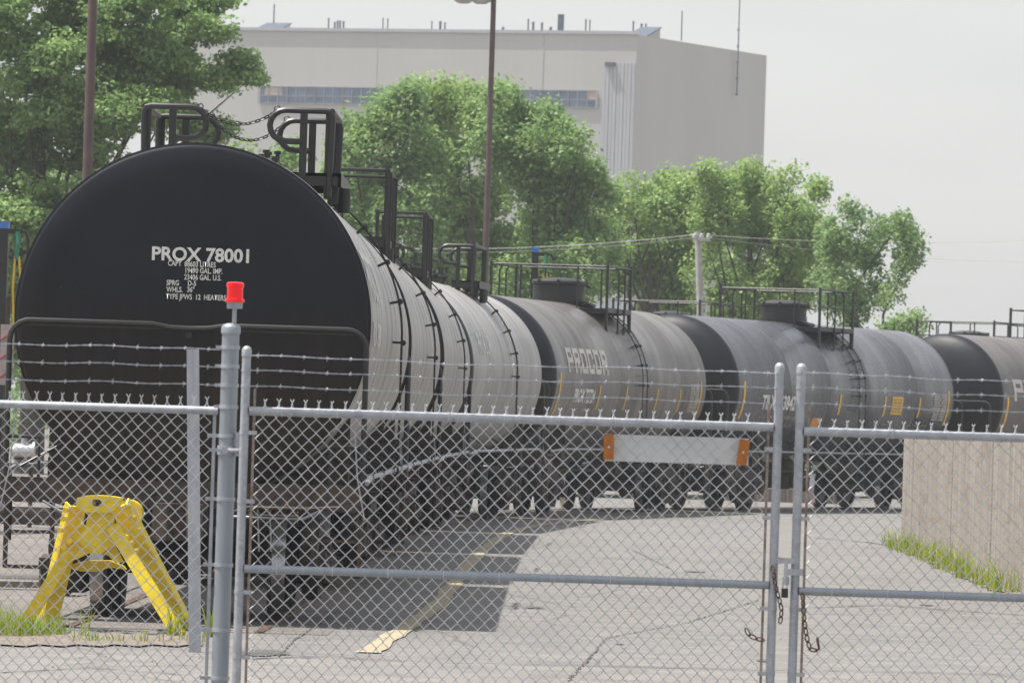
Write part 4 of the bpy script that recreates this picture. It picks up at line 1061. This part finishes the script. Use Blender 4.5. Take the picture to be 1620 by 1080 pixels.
def front_box(name, x0, x1, z0, z1, depth, mat, out=0, parent=bd):
    c = c0+dl*((x0+x1)/2)+nf*(out+depth/2)+Vector((0, 0, (z0+z1)/2)); mb = MB()
    mb.box(c, (abs(x1-x0), depth, z1-z0), Matrix((dl, -nf, Vector((0, 0, 1)))).transposed()); return mb.build(name, mat, parent, 0)
def sx(px, py): return (ff(px, py)-c0).dot(dl)
front_box('parapet', -.2, Lf, zr, zr+.25, .15, 'clad_light', 0)
zw1, zw0 = ff(500, 138).z, ff(500, 164.5).z
xs0, xs1 = sx(945, 150), sx(411, 150); nW = 12; ww = (xs1-xs0)/nW
for k in range(nW):
    a_, b_ = xs0+k*ww, xs0+(k+1)*ww
    o = front_box('window', a_+.02, b_-.02, zw0, zw1, .06, 'blue_glass', .01)
    mb = MB(); rotm = Matrix((dl, -nf, Vector((0, 0, 1)))).transposed()
    for j in range(4): mb.box(c0+dl*(a_+ww*j/3)+nf*.1+Vector((0, 0, (zw0+zw1)/2)), (.05 if j % 3 else .2, .08, zw1-zw0), rotm)
    for z in (zw0, (zw0*.55+zw1*.45), zw1): mb.box(c0+dl*((a_+b_)/2)+nf*.11+Vector((0, 0, z)), (ww, .07, .05), rotm)
    mb.build('frame', 'window_frame', o, 0)
    if k in (11, 6, 0, 4):
        mb = MB(); mb.box(c0+dl*(a_+ww*(.5 if k != 0 else .2))+nf*.075+Vector((0, 0, zw1-.35)), (ww*(.62 if k > 5 else .3), .03, .62), rotm); mb.build('blind', 'pane_tan', o, 0)
# fluted service panel
fx0, fx1 = sx(1004, 150), sx(952, 150)
for k in range(9):
    a_ = fx0+(fx1-fx0)*k/9; b_ = fx0+(fx1-fx0)*(k+1)/9; front_box('rib_panel', a_+.015, b_-.015, 0, ff(980, 100).z, .05+.02*(k % 2), 'clad_light')
front_box('vent', sx(974, 102), sx(959, 102), ff(966, 105).z, ff(966, 99).z, .3, 'vent_dark')
front_box('wall_joint', sx(859, 100)-.04, sx(859, 100)+.04, 0, zr, .03, 'clad_light')
for xj in (21.5,): front_box('wall_joint', xj-.02, xj+.02, 0, zr, .02, 'cladding')
# roof pieces
def roof_pt(px, back=6.0): 
    p = ff(px, 50); return Vector((p.x, p.y, zr))-nf*back
for px, top, wpx in ((476, 27, 2.5), (486, 33, 3), (490.5, 31, 3), (494.5, 31, 3), (500, 32, 3), (563, 27, 2), (570.5, 28, 2), (641, 32, 2), (654.5, 32, 4), (662, 34, 2.5), (755, 41, 4), (795, 28.5, 2.5), (803, 33, 4), (817, 34, 3.5), (831, 41, 4), (887, 29, 2.5), (893.5, 30, 2), (963, 32, 2.5), (976, 36, 3.5), (983, 36, 2.5)):
    q = roof_pt(px); s = q.y/F; zt_ = W(px, top, q.y).z; mb = MB(); mb.lathe([(wpx*s*.5, -.3), (wpx*s*.5, zt_-zr-.15), (wpx*s*.75, zt_-zr-.1), (wpx*s*.3, zt_-zr), (0, zt_-zr)], 10, c=q)
    mb.build('vent_pipe', 'vent_dark', bd)
q = roof_pt(847); zt_ = W(847, 22, q.y).z; mb = MB(); mb.box((q.x, q.y, (zr+zt_)/2-.1), (.5, .6, zt_-zr+.2)); mb.build('chimney', 'roof_metal', bd, 0)
du = dr_.normalized()
def penthouse(b, w, h, run):
    a = b+dl*w; up_ = Vector((0, 0, h)); bk = du*run; mb = MB()
    vs = [a, b, b+bk, a+bk, b+bk+up_, a+bk+up_]
    mb.add(vs, [(0, 3, 2, 1), (1, 2, 4), (0, 5, 3), (3, 5, 4, 2)]); mb.mi = 1
    e = .05; vs = [a+dl*.12-du*.15+Vector((0, 0, e)), b-dl*.12-du*.15+Vector((0, 0, e)), b-dl*.12+bk+up_+Vector((0, 0, e)), a+dl*.12+bk+up_+Vector((0, 0, e))]
    mb.add(vs+[v+Vector((0, 0, .08)) for v in vs], [(0, 1, 2, 3), (4, 7, 6, 5), (0, 4, 5, 1), (1, 5, 6, 2), (2, 6, 7, 3), (3, 7, 4, 0)])
    mb.build('penthouse', ['cladding', 'roof_metal'], bd, 0)
q = c0+dr_*.075-nr*.35; penthouse(Vector((q.x, q.y, zr-.25)), 1.45, 1.05, 3.2)
q = c0+dl*((1008-391)/20.1)-nf*1.5; penthouse(Vector((q.x, q.y, zr-.05)), 1.9, .8, 2.4)
for px, yt, th in ((381, 5, .06), (1034, 16, .05)):
    q = roof_pt(px, 7); mb = MB(); mb.tube([q, (q.x, q.y, W(px, yt, q.y).z)], th, 6); mb.build('antenna', 'vent_dark', bd)
# tall mast on the right face
t_ = .74; pm = c0+dr_*t_+nr*.35; mb = MB(); zb_ = W(1160, 150, pm.y).z
mb.tube([(pm.x, pm.y, zb_), (pm.x, pm.y, zr+8)], [.06, .04], 8); mb.build('mast', 'vent_dark', bd)
mb = MB()
for k in range(5): z = zb_+k*1.3; mb.box((pm.x-.03, pm.y, z), (.2, .3, .12))
mb.build('mast_bracket', 'vent_dark', bd, 0)

# ------------------------------------------------------------------ trees
def leaves_mesh(name, centers, radii, per, size, mat, flat=.65, core=.35):
    """leaf-sized quads gathered in ragged sprays"""
    C = np.repeat(np.array(centers), per, 0) if isinstance(per, int) else np.repeat(np.array(centers), per, 0)
    Rr = np.repeat(np.array(radii), per, 0); n = len(C)
    d = rng.normal(size=(n, 3)); d /= np.linalg.norm(d, axis=1)[:, None]; rad = rng.uniform(core**3, 1, n)**(1/3)*(.8+.35*rng.random(n))
    P = C+d*rad[:, None]*Rr*np.array([1, 1, flat])
    nrm = d*.65+rng.normal(size=(n, 3))*.6+np.array([0, 0, .45]); nrm /= np.linalg.norm(nrm, axis=1)[:, None]
    up = rng.normal(size=(n, 3)); u = np.cross(nrm, up); u /= np.linalg.norm(u, axis=1)[:, None]; v = np.cross(nrm, u)
    s = size*rng.uniform(.5, 1.4, n)[:, None]
    q = np.stack([P-u*s*.5, P+v*s*.3+nrm*s*.08, P+u*s*.55, P-v*s*.3-nrm*s*.05], 1).reshape(-1, 3)
    me = bpy.data.meshes.new(name); me.vertices.add(len(q)); me.vertices.foreach_set('co', q.ravel())
    me.loops.add(4*n); me.loops.foreach_set('vertex_index', np.arange(4*n)); me.polygons.add(n)
    me.polygons.foreach_set('loop_start', np.arange(0, 4*n, 4)); me.polygons.foreach_set('loop_total', np.full(n, 4))
    me.update(); me.validate(); me.materials.append(M[mat]); return me
def tree(label, blobs, Y, depth, mat, leaf=.2, clumps=26, per=60, cr=.62, trunk=None, flat=1.0, hang=0, seed=0, group='trees beyond the yard', fill=.5):
    """blobs: (px, py, radius_px) of the crown's boughs at distance Y"""
    s = Y/F; base = trunk or (sum(b[0] for b in blobs)/len(blobs)); bp = W(base, 660, Y); o = thing('leafy_tree', label, 'tree', (bp.x, Y, 0), group=group)
    rs = random.Random(seed); C, Rd = [], []; limbs = MB(); H = max(W(b[0], b[1], Y).z for b in blobs)
    zf = H*.22
    limbs.tube([(0, 0, -.05), (.05, 0, zf*.5), (0, 0, zf), (.1, 0, H*.5), (0, 0, H*.75)], [H*.026+.06, H*.021+.05, H*.018+.04, H*.012+.02, .04], 12)
    for (px, py, rp) in blobs:
        c = W(px, py, Y); r = rp*s; cy = Y+rs.uniform(-depth, depth); c = Vector((c.x, cy, c.z))
        # limb to the bough
        e = Vector((c.x-bp.x, cy-Y, c.z)); z0 = min(zf+rs.uniform(0, .45)*H*.6, max(.6, e.z-.3)); st_ = Vector((0, 0, z0)); mid = st_.lerp(e, .5)+Vector((rs.uniform(-.3, .3), rs.uniform(-.3, .3), -.04*H*rs.random()))
        if rs.random() < .4: limbs.tube([st_, st_.lerp(mid, .5)+Vector((rs.uniform(-.35, .35), rs.uniform(-.3, .3), .1)), mid+Vector((rs.uniform(-.4, .4), rs.uniform(-.4, .4), .15)), e-Vector((0, 0, r*.1))], [.05+.003*H, .045+.002*H, .03+.001*H, .01], 7)
        k = max(7, int(3.0*clumps*(r/1.6)**1.5)); off = Vector((seed*3.1, 7.7, seed*1.7)); up_b = 1.0 if flat < .6 else 1.0
        for _ in range(k):
            while True:
                d = Vector((rs.uniform(-1, 1), rs.uniform(-1, 1), rs.uniform(-1, 1)))
                if .0 < d.length <= 1: break
            d = d*(.55+.45*rs.random()); p = c+Vector((d.x*r, d.y*max(r, .9), d.z*r*.9*up_b))
            if mnoise.noise(Vector((p.x*.8, p.y*.8, p.z*(1.5 if flat < .6 else .7)))+off) < -.2: continue
            C.append((p.x-bp.x, p.y-Y, max(p.z, .5))); q = cr*rs.uniform(.45, 1.25); Rd.append((q, q, q))
            if rs.random() < .08: limbs.tube([e.lerp(Vector(C[-1]), .15), Vector(C[-1])], [.03, .01], 4)
    limbs.build('trunk', 'bark', o)
    me = leaves_mesh('crown', C, Rd, int(per*1.75), leaf*.72, mat, flat); cr_o = link('crown', me, o)
    return o
# big maple at the left
bl_ = [(20, 60, 60), (90, 30, 70), (200, 25, 70), (290, 15, 50), (335, 45, 34), (60, 150, 70), (150, 120, 75), (240, 90, 60), (300, 105, 42), (345, 120, 30), (385, 100, 26), (398, 122, 17), (360, 145, 20), (250, 175, 45),
       (40, 250, 70), (120, 230, 60), (200, 230, 50), (30, 350, 75), (110, 320, 55), (20, 450, 60), (70, 420, 40), (-40, 120, 70), (-40, 300, 80), (325, 215, 20), (355, 205, 14), (300, 190, 24), (160, 0, 60), (30, -20, 60), (320, 2, 24), (352, -4, 18), (250, -20, 50), (100, -60, 70), (-30, -60, 70), (170, 300, 50), (110, 480, 60), (10, 560, 60), (120, 180, 50), (185, 185, 45), (60, 205, 50), (0, 190, 50), (215, 140, 45), (270, 60, 40), (150, 60, 50), (275, 130, 30), (90, 95, 50), (0, 20, 50), (190, 80, 45)]
tree('big spreading maple filling the upper left behind the nearest tank', bl_, 160, 1.6, 'leaf_mid', .17, 46, 58, .52, trunk=48, flat=.5, seed=3)
# second tree filling behind it
tree('darker tree standing behind the left maple down to the rail yard', [(60, 500, 90), (180, 420, 90), (0, 380, 90), (260, 330, 60), (330, 300, 55), (400, 330, 60), (300, 420, 80), (420, 430, 80), (100, 300, 80), (190, 320, 60), (450, 250, 22), (385, 262, 35), (180, 560, 90), (320, 560, 90), (470, 560, 90)], 185, 2.0, 'leaf_mid', .2, 26, 52, .6, trunk=140, seed=5)
# the central trees
tree('bushy green tree left of centre rising behind the top railings', [(560, 235, 38), (600, 205, 38), (545, 290, 45), (600, 280, 60), (640, 185, 40), (660, 250, 60), (580, 350, 70), (650, 340, 70), (520, 350, 50), (500, 420, 70), (600, 430, 80), (560, 500, 80), (640, 160, 20), (612, 178, 18), (562, 200, 14), (480, 330, 28), (455, 360, 30), (680, 450, 70)], 205, 2.4, 'leaf_mid', .21, 28, 58, .62, trunk=595, seed=8)
tree('tall full-crowned tree at the centre left of the lamp post', [(700, 175, 42), (735, 165, 32), (670, 195, 36), (720, 230, 60), (760, 200, 40), (690, 300, 70), (760, 300, 70), (740, 390, 80), (660, 400, 60), (820, 400, 60), (760, 480, 80), (708, 150, 18), (745, 150, 14), (680, 165, 14), (665, 150, 10)], 212, 2.4, 'leaf_light', .21, 28, 58, .62, trunk=735, seed=9)
tree('tall full-crowned tree right of the centre lamp post', [(795, 165, 26), (815, 180, 36), (850, 200, 40), (880, 235, 44), (840, 260, 60), (900, 290, 55), (925, 255, 22), (945, 310, 32), (870, 350, 80), (950, 380, 50), (920, 430, 70), (850, 460, 80), (790, 230, 45), (915, 228, 14), (940, 275, 12), (800, 150, 12), (785, 158, 10), (870, 180, 14)], 203, 2.4, 'leaf_mid', .2, 28, 60, .6, trunk=862, seed=12)
tree('lower tree under the building corner', [(975, 320, 26), (1000, 305, 20), (1000, 360, 50), (1050, 330, 45), (1030, 410, 70), (1090, 380, 60), (980, 430, 60), (1060, 470, 60), (1045, 295, 16), (1025, 315, 16), (990, 292, 10), (1065, 318, 28), (1085, 345, 40), (1010, 330, 30), (1062, 290, 14)], 222, 2.2, 'leaf_light', .22, 26, 58, .6, trunk=1020, seed=14)
tree('wide pale green tree right of the utility pole', [(1090, 300, 26), (1130, 290, 24), (1165, 288, 22), (1200, 295, 26), (1235, 300, 24), (1130, 350, 55), (1200, 360, 55), (1260, 340, 40), (1150, 430, 65), (1230, 430, 60), (1285, 320, 18), (1270, 400, 45), (1290, 450, 45), (1170, 480, 60), (1185, 273, 10), (1248, 283, 10), (1115, 277, 8), (1292, 302, 10), (1262, 478, 40), (1225, 335, 45), (1265, 370, 45), (1165, 330, 45), (1300, 430, 45), (1210, 470, 60)], 214, 2.2, 'leaf_light', .2, 28, 58, .56, trunk=1180, seed=15)
tree('open airy tree with ragged outline at the right end of the row', [(1345, 340, 24), (1375, 355, 26), (1400, 360, 24), (1325, 370, 28), (1350, 400, 36), (1395, 400, 34), (1425, 375, 18), (1440, 372, 12), (1330, 440, 40), (1380, 450, 34), (1420, 425, 22), (1435, 410, 14), (1310, 480, 34), (1360, 485, 30), (1400, 470, 18), (1340, 327, 10), (1420, 352, 10), (1340, 520, 30), (1308, 356, 18), (1316, 388, 28), (1442, 392, 12), (1312, 440, 34), (1372, 400, 30), (1400, 430, 26), (1320, 400, 26)], 196, 1.6, 'leaf_dark', .18, 20, 40, .42, trunk=1345, seed=17)
tree('small bush whose leaves just show above the last two tank cars', [(1435, 512, 12), (1450, 508, 9), (1420, 518, 12), (1405, 522, 14), (1440, 540, 25)], 190, .8, 'leaf_dark', .17, 24, 36, .36, trunk=1430, seed=21)
# hedge-like undergrowth low behind the siding
C, Rd = [], []
for k in range(330):
    px = random.uniform(-60, 1330); q = W(px, 640, random.uniform(226, 234)); C.append((q.x, q.y, random.uniform(.3, 4.2))); r = random.uniform(.6, 1.1); Rd.append((r, r, r))
hg = link('undergrowth', leaves_mesh('undergrowth', C, Rd, 70, .26, 'leaf_dark')); hg['kind'] = 'stuff'

# ------------------------------------------------------------------ air
hz = MB(); hz.box((0, 410, 29.5), (1320, 960, 61)); hm, hn, hl, hb = newmat('haze_air'); hn.remove(hb)
pv = hn.new('ShaderNodeVolumePrincipled'); pv.inputs['Density'].default_value = .00022; pv.inputs['Color'].default_value = (.88, .95, 1, 1); pv.inputs['Anisotropy'].default_value = .0
hl.new(pv.outputs[0], hn['Material Output'].inputs['Volume'])
structure(hz.build('haze', 'haze_air', smooth=0), 'stuff')
